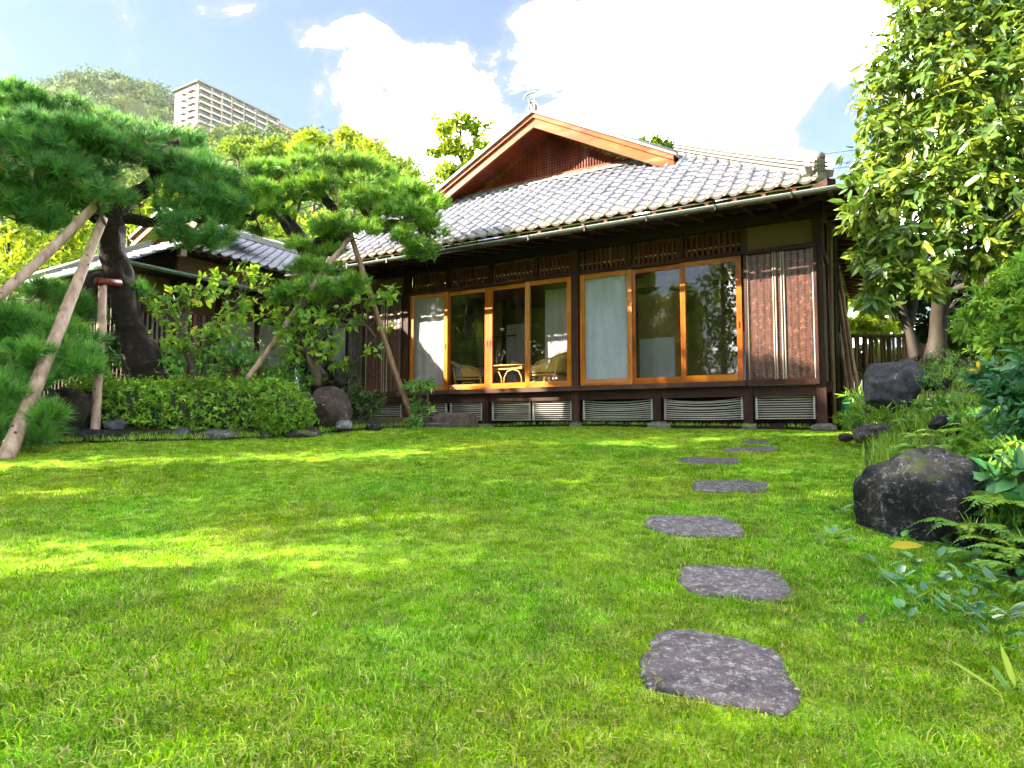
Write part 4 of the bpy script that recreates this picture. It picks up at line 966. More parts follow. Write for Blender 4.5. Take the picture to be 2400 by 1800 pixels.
for sy in (-.26, .26):
    for x0 in (-.40, .02):
        MB().tube([(x0, sy, 0), (x0 + .01, sy, .25), (x0 + .07, sy, .36), (x0 + .19, sy, .40), (x0 + .31, sy, .36), (x0 + .37, sy, .25), (x0 + .38, sy, 0)], .016, 8).build('arched_leg', M['rattan'], tb, True)
ash = empty('ashtray', HP(-1.66, .85, 1.132), -HA, 'dark tray with a glass dish on the rattan table', 'tray')
MB().tube([(0, 0, 0), (0, 0, .008), (0, 0, .03)], [.12, .13, .135], 20).build('tray', M['iron'], ash)
MB().tube([(0, 0, .031), (0, 0, .05), (0, 0, .07)], [.045, .06, .055], 14).build('dish', M['white_paint'], ash)
# ------------------------------------------------------------------ side wing on the left (same axes as the house)
wing = empty('side_wing', H0, -HA, 'lower wing with tiled roof and copper gutters behind the tall staked pine', 'house')
def wp(name, mb, m, parent=None, smooth=False): return mb.build(name, M[m] if isinstance(m, str) else m, parent or wing, smooth)
WS = .55
def wz(y): return 2.66 + WS * (y + 3.72)
wroof = empty('roof', (0, 0, 0)); wroof.parent = wing
wp('roof_deck', MB().add([(-9.9, -3.70, wz(-3.70) - .03), (-6.30, -3.70, wz(-3.70) - .03), (-6.30, -2.42, wz(-2.42) - .03), (-6.62, -2.42, wz(-2.42) - .03), (-7.6, -1.4, wz(-1.4) - .03), (-7.6, -1.4, wz(-1.4) - .03)], [(0, 1, 2, 3, 4)]), 'slat', wroof)
wt = tile_mesh('wing_tile', TW, TL, .024, 6); wang = math.atan(WS); mats = []; emats = []
r_ = 0
while True:
    y = -3.70 + r_ * TL * cos(wang)
    if y > -1.35: break
    for k in range(26):
        x = -6.34 - k * TW; 
        hipL = -9.75 + (y + 3.70); xr = -6.30 if y < -2.42 else -6.62 - (y + 2.42)
        if y >= -2.42 and y < -2.42 + TL and x > -6.62: continue
        if hipL < x < xr: mats.append(Matrix.Translation((x, y, wz(y) + .01)) @ Matrix.Rotation(wang + random.uniform(-.01, .01), 4, 'X'))
    r_ += 1
# slope facing the house: eave along Y, rising to -X
ES = .52
def ez(x): return 3.27 + ES * (-6.62 - x)
wp('roof_deck', MB().add([(-6.60, -2.42, ez(-6.60) - .03), (-6.60, 2.6, ez(-6.60) - .03), (-9.0, 2.6, ez(-9.0) - .03), (-9.0, -.1, ez(-9.0) - .03)], [(0, 1, 2, 3)]), 'slat', wroof)
eang = math.atan(ES)
for r_ in range(11):
    x = -6.62 - r_ * TL * cos(eang)
    for k in range(24):
        y = -2.30 + k * TW
        if y > -2.42 + (-6.62 - x) - .05:
            mats.append(Matrix.Translation((x, y, ez(x) + .01)) @ Matrix.Rotation(pi / 2, 4, 'Z') @ Matrix.Rotation(eang + random.uniform(-.01, .01), 4, 'X'))
mats.sort(key=lambda m_: (m_.translation - camh).length)
for m4 in mats[:290]: link_mesh('roof_tile', wt, None, wroof).matrix_local = m4
join_instances('wing_tile_field', wt, mats[290:], wroof)
def sl_ridge(name, a, b, w, h, m, cap=True):
    a, b = Vector(a), Vector(b)
    MB().bar(a + Vector((0, 0, h / 2)), b + Vector((0, 0, h / 2)), w, h).build(name, M[m], wroof)
    if cap: MB().tube([a + Vector((0, 0, h)), a.lerp(b, .5) + Vector((0, 0, h + .01)), b + Vector((0, 0, h))], .065, 10).build('ridge_cap', M[m], wroof, True)
sl_ridge('hip_ridge', (-9.78, -3.72, wz(-3.72)), (-8.2, -2.14, wz(-2.14)), .16, .10, 'ridge_tile')
sl_ridge('hip_ridge', (-6.62, -2.42, ez(-6.62)), (-7.7, -1.36, ez(-7.7)), .16, .08, 'ridge_tile')
sl_ridge('top_ridge', (-9.0, -.3, ez(-9.0)), (-9.0, 3.0, ez(-9.0)), .2, .14, 'ridge_tile')
wp('rear_slope', MB().add([(-9.0, -.3, ez(-9.0)), (-9.0, 3.0, ez(-9.0)), (-11.4, 3.0, 3.2), (-11.4, -2.2, 3.2), (-9.6, -3.6, wz(-3.6))], [(0, 1, 2, 3, 4)]), 'tile', wroof)
# small gable
wg = empty('gable', (0, 0, 0)); wg.parent = wing
for s in (-1, 1):
    xa, xb = -8.0, -8.0 + s * 1.15
    for z0, z1, y0, m in ((-.16, 0, -2.02, 'gable_board'), (.003, .06, -2.08, 'ridge_tile')):
        pts = [(xa, y0, 4.34 + z0), (xb, y0, 3.86 + z0), (xb, y0, 3.86 + z1), (xa, y0, 4.34 + z1)]
        MB().prism(pts if s > 0 else pts[::-1], (0, .06 if m == 'gable_board' else 1.9, 0)).build('bargeboard' if m == 'gable_board' else 'roof_edge', M[m], wg)
MB().prism([(-9.0, -1.75, 3.75), (-7.0, -1.75, 3.75), (-8.0, -1.75, 4.20)], (0, .05, 0)).build('gable_wall', M['board_red'], wg)
# skirt roof round the corner and gutters
wp('skirt_roof', MB().add([(-6.22, -3.72, 2.66), (-6.22, .1, 2.66), (-7.0, .1, 2.88), (-7.0, -2.4, 2.88), (-6.32, -3.66, 2.69)], [(0, 1, 2, 3, 4)]), 'copper')
wp('skirt_edge', MB().box(-6.24, -6.20, -3.72, .1, 2.615, 2.657), 'verdigris')
trough('gutter', (-10.6, -3.78, 2.655), (-6.20, -3.78, 2.655), 'verdigris', .05, wing)
trough('gutter', (-6.15, -3.80, 2.655), (-6.15, .1, 2.655), 'verdigris', .05, wing)
wp('soffit_board', MB().add([(-10.5, -3.72, 2.63), (-6.25, -3.72, 2.63), (-6.25, .1, 2.63), (-7.05, .1, 2.70), (-7.05, -3.1, 2.70), (-10.5, -3.1, 2.70)], [(0, 1, 4, 5), (1, 2, 3, 4)]), 'black_x')
wp('wall', MB().box(-10.6, -7.02, -3.10, -3.02, .35, 3.0), 'black_x')
wp('wall', MB().box(-7.10, -7.02, -3.015, .40, .30, 2.70), 'ochre')
wp('upper_wall', MB().box(-7.12, -7.04, -2.35, .40, 2.705, 3.30), 'ochre')
wp('eave_board', MB().box(-7.02, -6.70, -2.38, 2.5, 3.20, 3.26), 'black_x'); wp('eave_board', MB().box(-7.14, -7.03, -2.38, 2.5, 3.302, 3.50), 'black_x'); wp('front_upper_wall', MB().box(-9.5, -7.13, -2.33, -2.26, 2.9, 3.38), 'black_x')
for y in (-3.08, -2.45, -1.52, -.60, .36): wp('post', MB().box(-7.06, -6.96, y - .05, y + .05, -.1, 2.70), 'dark_z')
for i in range(26): wp('wall_slat', MB().box(-10.5 + i * .13, -10.47 + i * .13, -3.14, -3.105, .5, 2.5), 'dark_z')
wp('wall_sill', MB().box(-7.09, -6.98, -3.0, .4, .30, .42), 'dark_y')
wp('beam_end', MB().box(-6.78, -6.66, -2.55, -2.43, 3.10, 3.22), 'batten')
bl = wp('reed_blind', MB().box(-7.012, -6.99, -2.38, -1.57, .95, 2.12), 'woven_grey')
for i in range(14): MB().tube([(-6.98, -2.36 + i * .06, .95), (-6.98, -2.36 + i * .06, 2.12)], .016, 6).build('reed', M['board_red' if i % 3 else 'batten'], bl, True)
wp('plaster_panel', MB().box(-7.015, -7.0, -1.47, -.65, 1.25, 2.15), 'white_plaster'); wp('plaster_panel', MB().box(-7.015, -7.0, -.55, .31, 1.25, 2.15), 'white_plaster')
sd_ = wp('lattice_door', MB().box(-7.012, -7.0, -3.0, -2.5, .5, 2.0), 'white_plaster')
for i in range(6): MB().box(-6.998, -6.98, -2.98 + i * .09, -2.94 + i * .09, .5, 2.0).build('bar', M['dark_z'], sd_)
# link between the wing and the house
link = empty('link_corridor', H0, -HA, 'recessed corridor with a bluish paper window between wing and house', 'house')
def lp(name, mb, m): return mb.build(name, M[m], link)
lp('wall', MB().box(-7.0, -4.63, .62, .70, .1, 3.05), 'black_x')
lp('paper_window', MB().box(-6.45, -5.62, .585, .615, 1.08, 2.2), 'shoji')
for x in (-6.50, -6.04, -5.58): lp('window_frame', MB().box(x - .03, x + .03, .56, .60, 1.0, 2.28), 'dark_z')
lp('window_frame', MB().box(-6.53, -5.55, .55, .61, .92, .99), 'dark_x'); lp('window_frame', MB().box(-6.53, -5.55, .55, .61, 2.285, 2.35), 'dark_x')
lp('shutter_panel', MB().box(-5.50, -4.66, .54, .60, .56, 2.30), 'woven_grey')
for i in range(10): lp('reed', MB().tube([(-5.46 + i * .085, .525, .58), (-5.46 + i * .085, .525, 2.28)], .018, 6), 'woven_grey')
lp('sill', MB().box(-7.0, -4.64, .45, .55, .48, .555), 'dark_x')

# ------------------------------------------------------------------ far hills and their wood
def hill(name, label, prof, R0, R1, Rb, zb0, forest_label, ntree, rad, seed, u0, u1, lq=96):
    def el(v): e = (900 - v) / FPX; return (sin(PITCH) + e * cos(PITCH)) / (cos(PITCH) - e * sin(PITCH)), 1 / (cos(PITCH) - e * sin(PITCH))
    us = np.linspace(u0, u1, 90); rs = np.concatenate([np.linspace(R0, R1, 26), np.linspace(R1 + 8, Rb, 6)])
    pu = np.array([p[0] for p in prof]); pv = np.array([p[1] for p in prof])
    def h(u, r):
        v = np.interp(u, pu, pv); top = el(v)[0] * R1
        t = np.clip((r - R0) / (R1 - R0), 0, 1); z = zb0 + (top - rad * .8 - zb0) * t ** 1.15
        return np.where(r > R1, (top - rad * .8) - (r - R1) * 0.25, z)
    U, RR = np.meshgrid(us, rs); X = (U - 1200) / FPX * RR * el(np.interp(U, pu, pv))[1]; Y = RR; Z = h(U, RR)
    Z = Z + np.array([rad * .5 * mnoise.fractal(Vector((a * .02, b * .02, seed)), 1, 2, 3) for a, b in zip(X.ravel(), Y.ravel())]).reshape(X.shape)
    i = np.arange(X.size).reshape(X.shape)
    Fc = np.stack([i[:-1, :-1].ravel(), i[:-1, 1:].ravel(), i[1:, 1:].ravel(), i[1:, :-1].ravel()], 1)
    tag(np_mesh(name, np.stack([X.ravel(), Y.ravel(), Z.ravel()], 1), Fc, M['hill_ground'], smooth=True), label, 'hill', kind='structure')
    r = np.random.RandomState(seed)
    tu = r.uniform(u0, u1, ntree); tr = R0 + (R1 + 6 - R0) * r.uniform(0.02, 1, ntree) ** .7
    tx, ty = (tu - 1200) / FPX * tr * el(np.interp(tu, pu, pv))[1], tr; tz = h(tu, tr); tR = rad * r.uniform(.75, 1.2, ntree)
    P = []; Dd = []; Nn = []; Ls = []; T = []
    for k in range(ntree):
        nl = 6; cen = rdir(nl, r) * np.array([.55, .55, .35]) + np.array([0, 0, .35])
        for c in cen:
            m_ = lq // nl; d = rdir(m_, r); d[:, 2] = np.abs(d[:, 2]) * .9 - .25; d = unit(d)
            p = (c + d * .55) * tR[k] + np.array([tx[k], ty[k], tz[k]])
            P.append(p); Nn.append(unit(d + .4 * rdir(m_, r))); Dd.append(rdir(m_, r)); Ls.append(np.full(m_, tR[k] * .24))
        T.append(np.clip(r.beta(2, 2.2) * .9 + r.normal(size=lq // nl * nl) * .07, 0, 1))
    P = np.vstack(P); Ls = np.concatenate(Ls); Nn = np.vstack(Nn); Dd = np.cross(Nn, np.vstack(Dd))
    o = leaf_mesh('forest', P, Dd, Nn, Ls, Ls * .8, T_FOLD, M['leaf_hill'], None, np.concatenate(T))
    tag(o, forest_label, 'forest', kind='stuff')
hill('hill', 'wooded hill rising behind the left pine, beside the hotel', [(-1500, 150), (-300, 190), (0, 200), (70, 192), (110, 186), (150, 172), (190, 164), (230, 164), (275, 168), (330, 186), (365, 199), (400, 228), (430, 256), (480, 310), (600, 430), (900, 600)],
     250, 430, 520, 40, 'sunlit wood on the far hill left of the hotel', 1000, 7.5, 5, -350, 620)
hill('hill', 'nearer wooded ridge under the hotel, dropping behind the gable', [(-1500, 215), (-300, 230), (0, 250), (250, 270), (380, 290), (430, 300), (480, 296), (560, 300), (620, 308), (680, 312), (760, 306), (820, 318), (900, 350), (960, 385), (1000, 410), (1030, 450), (1100, 560), (1250, 760), (1600, 930)],
     55, 235, 300, 4, 'yellow green wood on the ridge below the hotel', 1100, 5.0, 9, -350, 1150)

# hotel on the ridge
HT0 = W(465, 189, 280); HT1 = W(672, 286, 322); hl = Vector((HT1.x - HT0.x, HT1.y - HT0.y, 0)).normalized(); ha = math.atan2(hl.y, hl.x)
hotel = empty('hotel', HT0, ha, 'long pale stepped hotel block with rows of balconies on the ridge', 'building')
hotel.location.z = HT0.z
def hpart(name, mb, m, parent=None): return mb.build(name, M[m], parent or hotel)
LB = (HT1 - HT0).length / 7.3; DEP = 17.0                                             # bay length along local X, depth towards local +Y (left-back)
for b, (n0, n1, dz, dy) in enumerate(((0, 1, 0, 0), (1, 2, 1.5, 2.2), (2, 7, 3.0, 4.4))):
    w = hpart('wing_block', MB().box(n0 * LB, n1 * LB - .02, dy, DEP, -30, dz - .9), 'pink_wall')
    MB().box(n0 * LB - (1.2 if b == 0 else .2), n1 * LB + .6, dy - 1.3, DEP + 1, dz - .88, dz - .30).build('roof_slab', M['hotel_roof'], w)
    for k in range(n0, n1):
        for f in range(6):
            z = dz - 3.9 - f * 3.0
            wn = MB().box(k * LB + .5, k * LB + LB - 1.2, dy - .06, dy + .02, z + .9, z + 2.6).build('window', M['hotel_glass'], w)
            for q in (.33, .66): MB().box(k * LB + .5 + q * (LB - 1.7) - .06, k * LB + .5 + q * (LB - 1.7) + .06, dy - .12, dy - .065, z + .9, z + 2.6).build('window_mullion', M['pink_wall'], wn)
            MB().box(k * LB + .3, k * LB + LB - .9, dy - 1.3, dy - .05, z - .1, z + .12).build('balcony', M['hotel_roof'], w)
            MB().box(k * LB + .3, k * LB + LB - .9, dy - 1.32, dy - 1.22, z + .13, z + .95).build('balcony_front', M['white_paint'], w)
        hpart('bay_pier', MB().box(k * LB + LB - .9, k * LB + LB - .1, dy - .9, dy - .07, -30, dz - .9), 'pink_wall')
for f in range(5):
    z = -3.9 - f * 3.0
    for y0, y1 in ((2.0, 6.6), (8.6, 11.4)):
        MB().box(-1.1, -.02, y0, y1, z - .1, z + .12).build('balcony', M['hotel_roof'], hotel); MB().box(-1.12, -1.02, y0, y1, z + .13, z + .95).build('balcony_front', M['white_paint'], hotel)
        MB().box(-.05, -.02, y0 + .6, y0 + 1.7, z + .3, z + 2.3).build('window', M['hotel_glass'], hotel)
hpart('penthouse', MB().box(4.4 * LB, 9.2 * LB, 6, DEP, -2, 2.6), 'hotel_roof')
hpart('stair_tower', MB().box(7 * LB, 8.2 * LB, 2.2, DEP, -30, -.6), 'red_trellis')
for i in range(6): hpart('trellis_bar', MB().box(7.05 * LB + i * 1.25, 7.05 * LB + i * 1.25 + .18, 2.05, 2.18, -16, -.9), 'white_paint')
for i in range(8): hpart('trellis_bar', MB().box(7.02 * LB, 8.18 * LB, 1.98, 2.04, -1.8 - i * 1.7, -1.65 - i * 1.7), 'white_paint')

# power lines crossing behind the roof to the right
for (u0, v0, u1, v1), lab in (((1700, 388, 2150, 326), 'highest of the three cables right of the roof'), ((1780, 402, 2150, 354), 'middle cable of the three right of the roof'), ((1880, 399, 2150, 366), 'lowest of the three cables right of the roof')):
    a, b = W(u0 - 500, v0 + 500 * (v1 - v0) / (u0 - u1) * 1.0, 36), W(u1 + 900, v1 + 900 * (v1 - v0) / (u1 - u0), 30)
    pts = [a.lerp(b, t) - Vector((0, 0, .12 * 4 * t * (1 - t))) for t in np.linspace(0, 1, 14)]
    tag(MB().tube(pts, .016, 5).build('power_line', M['wire'], None, True), lab, 'cable', 'cables beyond the roof')
# ------------------------------------------------------------------ plant builders
def whorls(name, lobes, m, parent, ncl, per, L, Wd, T, droop=.25, shell=.5, spread=.9, r=rng, upb=.4, jl=.25, singles=0, base=(0, 0, 0)):
    """clusters of leaves round twig tips, spread through ellipsoid lobes [(centre, (rx,ry,rz), weight)]"""
    P = []; Dv = []; Nn = []; Tt = []; wts = np.array([l[2] if len(l) > 2 else 1.0 for l in lobes]); tips = []
    for (c, rad, *_), n in zip(lobes, np.maximum(1, (ncl * wts / wts.sum()).astype(int))):
        d = rdir(n, r); rr = (shell + (1 - shell) * r.uniform(0, 1, n) ** .6)[:, None] * (1 + .16 * r.normal(size=(n, 1)))
        q = np.array(c)[None] + d * rr * np.array(rad)
        ax = unit(d / np.array(rad) * np.mean(rad) + np.array([0, 0, upb]) + .45 * r.normal(size=(n, 3)))
        tips.append(q); base_t = r.uniform(0, .75, n)
        a = r.uniform(0, 2 * pi, (n, per)); e1 = unit(np.cross(ax, rdir(n, r))); e2 = np.cross(ax, e1)
        ld = unit(ax[:, None] * r.uniform(.1, 1.0, (n, per, 1)) + (e1[:, None] * np.cos(a)[..., None] + e2[:, None] * np.sin(a)[..., None]) * spread - np.array([0, 0, droop]))
        nn = unit(ax[:, None] + .35 * r.normal(size=(n, per, 3)) + np.array([0, 0, .3]))
        P.append((q[:, None] + ld * L * .1 - ax[:, None] * r.uniform(0, .6, (n, per, 1)) * L).reshape(-1, 3)); Dv.append(ld.reshape(-1, 3)); Nn.append(nn.reshape(-1, 3))
        Tt.append(np.clip(base_t[:, None] + r.normal(size=(n, per)) * .14, 0, 1).ravel())
    P, Dv, Nn, Tt = np.vstack(P), np.vstack(Dv), np.vstack(Nn), np.concatenate(Tt); n = len(P)
    sc = 1 + jl * r.normal(size=n); sc = np.clip(sc, .45, 1.6)
    keep = np.ones(n, bool)
    if singles:                                                   # the leaves that show largest are objects of their own
        pick = np.argsort(np.linalg.norm(P + np.array(base), axis=1) / sc)[:int(singles * 2.2)]; pick = r.choice(pick, singles, False); keep[pick] = False
        tv, tf = T; mes = []
        for q in range(6):
            mm = np_mesh('leaf', tv * np.array([L, Wd, Wd]), tf, m, None, np.full(len(tv), .12 + .16 * q)); COL.objects.unlink(mm); mes.append(mm.data); D.objects.remove(mm)
        for i in pick:
            d = Vector(Dv[i]).normalized(); s_ = Vector(np.cross(Nn[i], d)).normalized(); u_ = d.cross(s_)
            o = link_mesh('leaf', mes[min(5, int(Tt[i] * 6))], None, parent)
            o.matrix_local = Matrix.Translation(P[i]) @ Matrix((d, s_, u_)).transposed().to_4x4() @ Matrix.Scale(sc[i], 4)
    o = leaf_mesh(name, P[keep], Dv[keep], Nn[keep], (L * sc)[keep], (Wd * sc)[keep], T, m, parent, Tt[keep]); o['kind'] = 'stuff'
    return o, np.vstack(tips)
def limbs(mb, root_pts, tips, r, n, rad=.02, sag=.0, jit=.12, seg=5):
    """thin branches from points on the skeleton out to some of the tips"""
    rp = np.array([p[:3] for p in root_pts])
    for t in tips[r.choice(len(tips), min(n, len(tips)), False)]:
        a = rp[np.argmin(np.linalg.norm(rp - t + np.array([0, 0, .25]), axis=1))]
        m1 = a * .62 + t * .38 + r.normal(size=3) * jit * np.linalg.norm(t - a) + np.array([0, 0, -sag]); m2 = a * .3 + t * .7 + r.normal(size=3) * jit * np.linalg.norm(t - a)
        mb.tube([a, m1, m2, t], [rad, rad * .75, rad * .5, rad * .25], seg, False)
def stem(mb, ctrl, n=6, seg=9, wob=.12):
    c = curve_pts(ctrl, n); mb.tube(c[:, :3], c[:, 3], seg, True, wob); return c
def px_lobe(u, v, y, rpx, fx=1.0, fz=.8, fy=1.0, w=None):
    c = W(u, v, y); r = rpx * y / FPX; return (tuple(c), (r * fx, r * fy, r * fz), w if w is not None else rpx * rpx * fx)
def px_stem(lst): return [tuple(W(u, v, y)) + (rp * y / FPX,) for u, v, y, rp in lst]

# ------------------------------------------------------------------ pines
def pine(name, label, base, stems, pads, mat, bark='bark', tufts=3000, count=44, nl=.13, seed=1, group=None, twigs=7):
    r = np.random.RandomState(seed); root = empty(name, base, 0, label, 'pine tree', group)
    loc = np.array(base); mb = MB(); sk = []
    for s in stems:
        c = curve_pts(px_stem(s), 14); mb.tube(c[:, :3] - loc, c[:, 3], 22, True, .30); sk += list(c)
    sk = np.array(sk); area = sum(p[3] * p[3] * p[4] for p in pads)
    twig = MB()
    for (u, v, y, rx, fz) in pads:
        c = np.array(W(u, v, y)); R = rx * y / FPX; rad = np.array([R, R * .95, R * fz]); n = int(tufts * rx * rx * fz / area) + 12
        d = rdir(n, r); d[:, 2] = np.where(d[:, 2] < -.12, -d[:, 2], d[:, 2]); d = unit(d)
        # lumps: several sub-cushions make the outline uneven
        sub = rdir(9, r) * np.array([.66, .66, .45]); own = r.randint(0, 9, n)
        q = sub[own] * 1.0 + d * r.uniform(.26, .42, (n, 1)); q = c + q * rad * np.array([1.12, 1.12, 1.25])
        N = unit(d * np.array([1, 1, .8]) + np.array([0, 0, .55]) + .25 * r.normal(size=(n, 3)))
        pad_t = r.uniform(-.15, .15); t = np.clip(.45 + pad_t + .42 * r.normal(size=n), 0, 1)
        needle_mesh('needle_pad', q - loc, N, mat, root, count, nl, .0112, .60, t)
        # branch into the pad, then twigs
        a = sk[np.argmin(np.linalg.norm(sk[:, :3] - c + np.array([0, 0, .35]), axis=1))]
        lowc = c - np.array([0, 0, R * fz * .45]); L = np.linalg.norm(lowc - a[:3])
        rb = min(a[3] * .7, .018 + .012 * L)
        pts = [a[:3], a[:3] * .65 + lowc * .35 + r.normal(size=3) * .10 * L, a[:3] * .3 + lowc * .7 + r.normal(size=3) * .09 * L, lowc]
        cc = curve_pts([tuple(p) + (rr,) for p, rr in zip(pts, (rb, rb * .8, rb * .6, rb * .4))], 5); twig.tube(cc[:, :3] - loc, cc[:, 3], 7, True, .2)
        for k in range(twigs):
            e = q[r.randint(n)]; b = cc[r.randint(len(cc) // 2, len(cc))][:3]
            mid = b * .5 + e * .5 + r.normal(size=3) * .10 * R; twig.tube([b - loc, mid - loc, e - loc], [.011, .008, .004], 5, False)
    mb.build('trunk', M[bark], root, True); twig.build('branches', M['twig'], root, True)['kind'] = 'stuff'
    return root
pb = W(345, 900, 9.4); PB = (pb.x, pb.y, bed_z(pb.x, pb.y) - .03)
big_stems = [
 [(352, 925, 9.3, 46), (338, 872, 9.3, 40), (318, 800, 9.25, 34), (296, 735, 9.2, 31), (284, 675, 9.2, 29), (272, 615, 9.15, 28), (262, 560, 9.1, 27), (258, 512, 9.1, 25), (252, 470, 9.0, 22), (240, 425, 8.9, 18), (215, 370, 8.8, 13)],
 [(268, 672, 9.2, 20), (232, 655, 9.1, 19), (205, 680, 9.0, 17), (172, 712, 8.9, 12), (140, 735, 8.85, 9), (85, 740, 8.8, 6)],
 [(262, 500, 9.1, 22), (300, 470, 9.2, 19), (345, 440, 9.2, 16), (364, 415, 9.2, 15), (362, 385, 9.2, 13), (385, 350, 9.2, 10), (420, 330, 9.2, 7)],
 [(258, 505, 9.1, 18), (310, 512, 9.3, 14), (360, 520, 9.4, 11), (420, 500, 9.5, 8), (470, 520, 9.5, 6)],
 [(256, 500, 9.1, 18), (225, 508, 8.9, 16), (190, 470, 8.8, 13), (130, 450, 8.6, 10), (70, 470, 8.5, 7)],
 [(292, 730, 9.2, 12), (310, 770, 9.3, 10), (330, 830, 9.4, 14)]]
big_pads = [(45, 268, 9.4, 95, .60), (145, 280, 9.6, 85, .55), (225, 302, 9.5, 75, .55), (325, 330, 9.6, 92, .55), (405, 342, 9.7, 66, .55), (60, 310, 8.9, 80, .5), (260, 325, 9.0, 75, .5),
 (160, 365, 8.4, 135, .46), (30, 365, 8.6, 70, .5), (275, 370, 8.7, 75, .5), (370, 372, 9.1, 85, .5), (450, 388, 9.6, 62, .6), (495, 435, 9.6, 62, .7), (440, 415, 9.2, 80, .55), (90, 425, 8.2, 115, .48), (205, 420, 8.5, 80, .45), (15, 430, 8.4, 70, .5), (250, 462, 8.3, 50, .5),
 (455, 480, 9.2, 100, .50), (490, 505, 9.4, 65, .5), (430, 545, 9.1, 60, .5), (470, 565, 9.2, 75, .45), (150, 480, 8.5, 75, .42), (40, 505, 8.3, 85, .5), (105, 520, 8.5, 70, .45)]
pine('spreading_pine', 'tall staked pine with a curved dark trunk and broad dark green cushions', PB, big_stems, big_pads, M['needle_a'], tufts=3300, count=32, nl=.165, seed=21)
p2 = W(760, 925, 9.9)
s2 = [
 [(762, 930, 9.9, 24), (735, 885, 9.9, 21), (708, 845, 9.9, 20), (700, 790, 9.9, 20), (716, 720, 9.9, 20), (740, 650, 9.9, 20), (728, 600, 9.9, 19), (700, 556, 9.9, 18), (672, 520, 9.9, 16), (652, 480, 9.9, 14), (640, 440, 10, 11), (660, 400, 10, 8)],
 [(728, 600, 9.9, 18), (748, 572, 9.8, 17), (790, 555, 9.8, 16), (830, 530, 9.8, 13), (868, 515, 9.8, 11), (900, 522, 9.8, 9), (950, 520, 9.8, 6)],
 [(800, 550, 9.8, 11), (790, 500, 9.9, 10), (765, 470, 10, 10), (745, 430, 10, 8), (740, 395, 10, 6)],
 [(652, 480, 9.9, 11), (610, 490, 9.8, 9), (590, 510, 9.7, 7), (570, 500, 9.7, 5)],
 [(868, 515, 9.8, 9), (850, 480, 9.8, 7), (880, 450, 9.8, 5)],
 [(700, 790, 9.9, 13), (730, 800, 9.7, 12), (765, 850, 9.6, 12), (800, 905, 9.5, 12)]]
q2 = [(690, 408, 10, 90, .34), (775, 395, 10.2, 95, .36), (850, 410, 10.2, 70, .40), (630, 432, 10.2, 66, .42), (575, 452, 10.3, 55, .5), (800, 440, 9.8, 75, .36), (720, 455, 9.8, 60, .36), (905, 450, 10.1, 62, .42), (870, 480, 9.6, 68, .32), (955, 462, 10, 58, .48),
 (985, 490, 9.9, 60, .6), (950, 505, 9.6, 60, .5), (1010, 545, 9.9, 45, .7), (990, 590, 9.8, 45, .5), (965, 560, 9.7, 45, .55), (630, 465, 9.6, 70, .40), (650, 500, 9.6, 40, .4), (810, 540, 9.5, 75, .30), (765, 535, 9.6, 40, .4), (880, 540, 9.7, 40, .4), (560, 530, 9.9, 25, .6), (610, 545, 10, 22, .5), (745, 640, 9.6, 60, .45), (770, 590, 9.7, 40, .4), (700, 580, 9.7, 30, .5), (750, 690, 9.4, 95, .38), (820, 680, 9.4, 60, .45), (690, 700, 9.5, 50, .4)]
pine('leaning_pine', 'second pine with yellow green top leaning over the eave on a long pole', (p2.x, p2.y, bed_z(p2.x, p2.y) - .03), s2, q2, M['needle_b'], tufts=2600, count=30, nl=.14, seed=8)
p3 = W(40, 1010, 8.0)
s3 = [[(40, 1020, 8.0, 22), (55, 950, 8.0, 18), (80, 870, 8.1, 14), (60, 800, 8.1, 10)], [(55, 940, 8, 12), (110, 900, 7.9, 9), (150, 860, 7.9, 6)], [(50, 960, 8, 10), (0, 900, 7.8, 8), (-60, 850, 7.8, 5)]]
q3 = [(60, 770, 8.0, 90, .5), (-10, 790, 7.9, 80, .6), (150, 800, 8.1, 75, .55), (40, 845, 7.6, 90, .5), (130, 860, 7.8, 80, .5), (190, 840, 8.0, 40, .6), (-30, 880, 7.6, 70, .6), (40, 920, 7.3, 75, .55), (105, 990, 7.3, 45, .7), (20, 985, 7.2, 60, .7), (60, 1030, 7.2, 45, .5), (120, 690, 8.7, 50, .5), (150, 725, 8.8, 70, .45), (210, 745, 8.9, 55, .5), (300, 690, 9.4, 40, .7), (60, 740, 8.6, 40, .5)]
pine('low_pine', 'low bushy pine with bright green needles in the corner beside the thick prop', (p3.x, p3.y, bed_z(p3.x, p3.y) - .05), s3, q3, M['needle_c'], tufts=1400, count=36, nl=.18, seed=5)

# props that hold the pines
def prop(label, ctrl, name='tree_prop', m='pole', seg=12):
    c = curve_pts(ctrl, 8); loc = c[0, :3]; r = np.random.RandomState(int(c[0, 3] * 1e4))
    rad = c[:, 3] * (1 + .015 * r.normal(size=len(c)))
    root = MB().tube(c[:, :3] - loc, rad, seg, True, .05).build(name, M[m], None, True); root.location = loc
    tag(root, label, 'tree prop', 'poles propping the pines')
    for k in range(9):                                            # knots where side branches were cut
        i = r.randint(2, len(c) - 2); t = unit(c[i + 1, :3] - c[i - 1, :3]); d = unit(np.cross(t, rdir(1, r)[0])); 
        if d[1] > .2: d = -d
        p = c[i, :3] - loc + d * c[i, 3] * .86
        MB().tube([p, p + d * c[i, 3] * .26], [c[i, 3] * .26, c[i, 3] * .15], 8).build('knot', M['knot'], root, True)
    return root
def pxc(l): return px_stem(l)
prop('thickest bleached prop leaning from the near left lawn edge up to the pine trunk', pxc([(10, 1085, 6.78, 18), (62, 960, 7.2, 16.5), (122, 810, 7.7, 14.5), (182, 660, 8.2, 12), (242, 512, 8.7, 9.5)]))
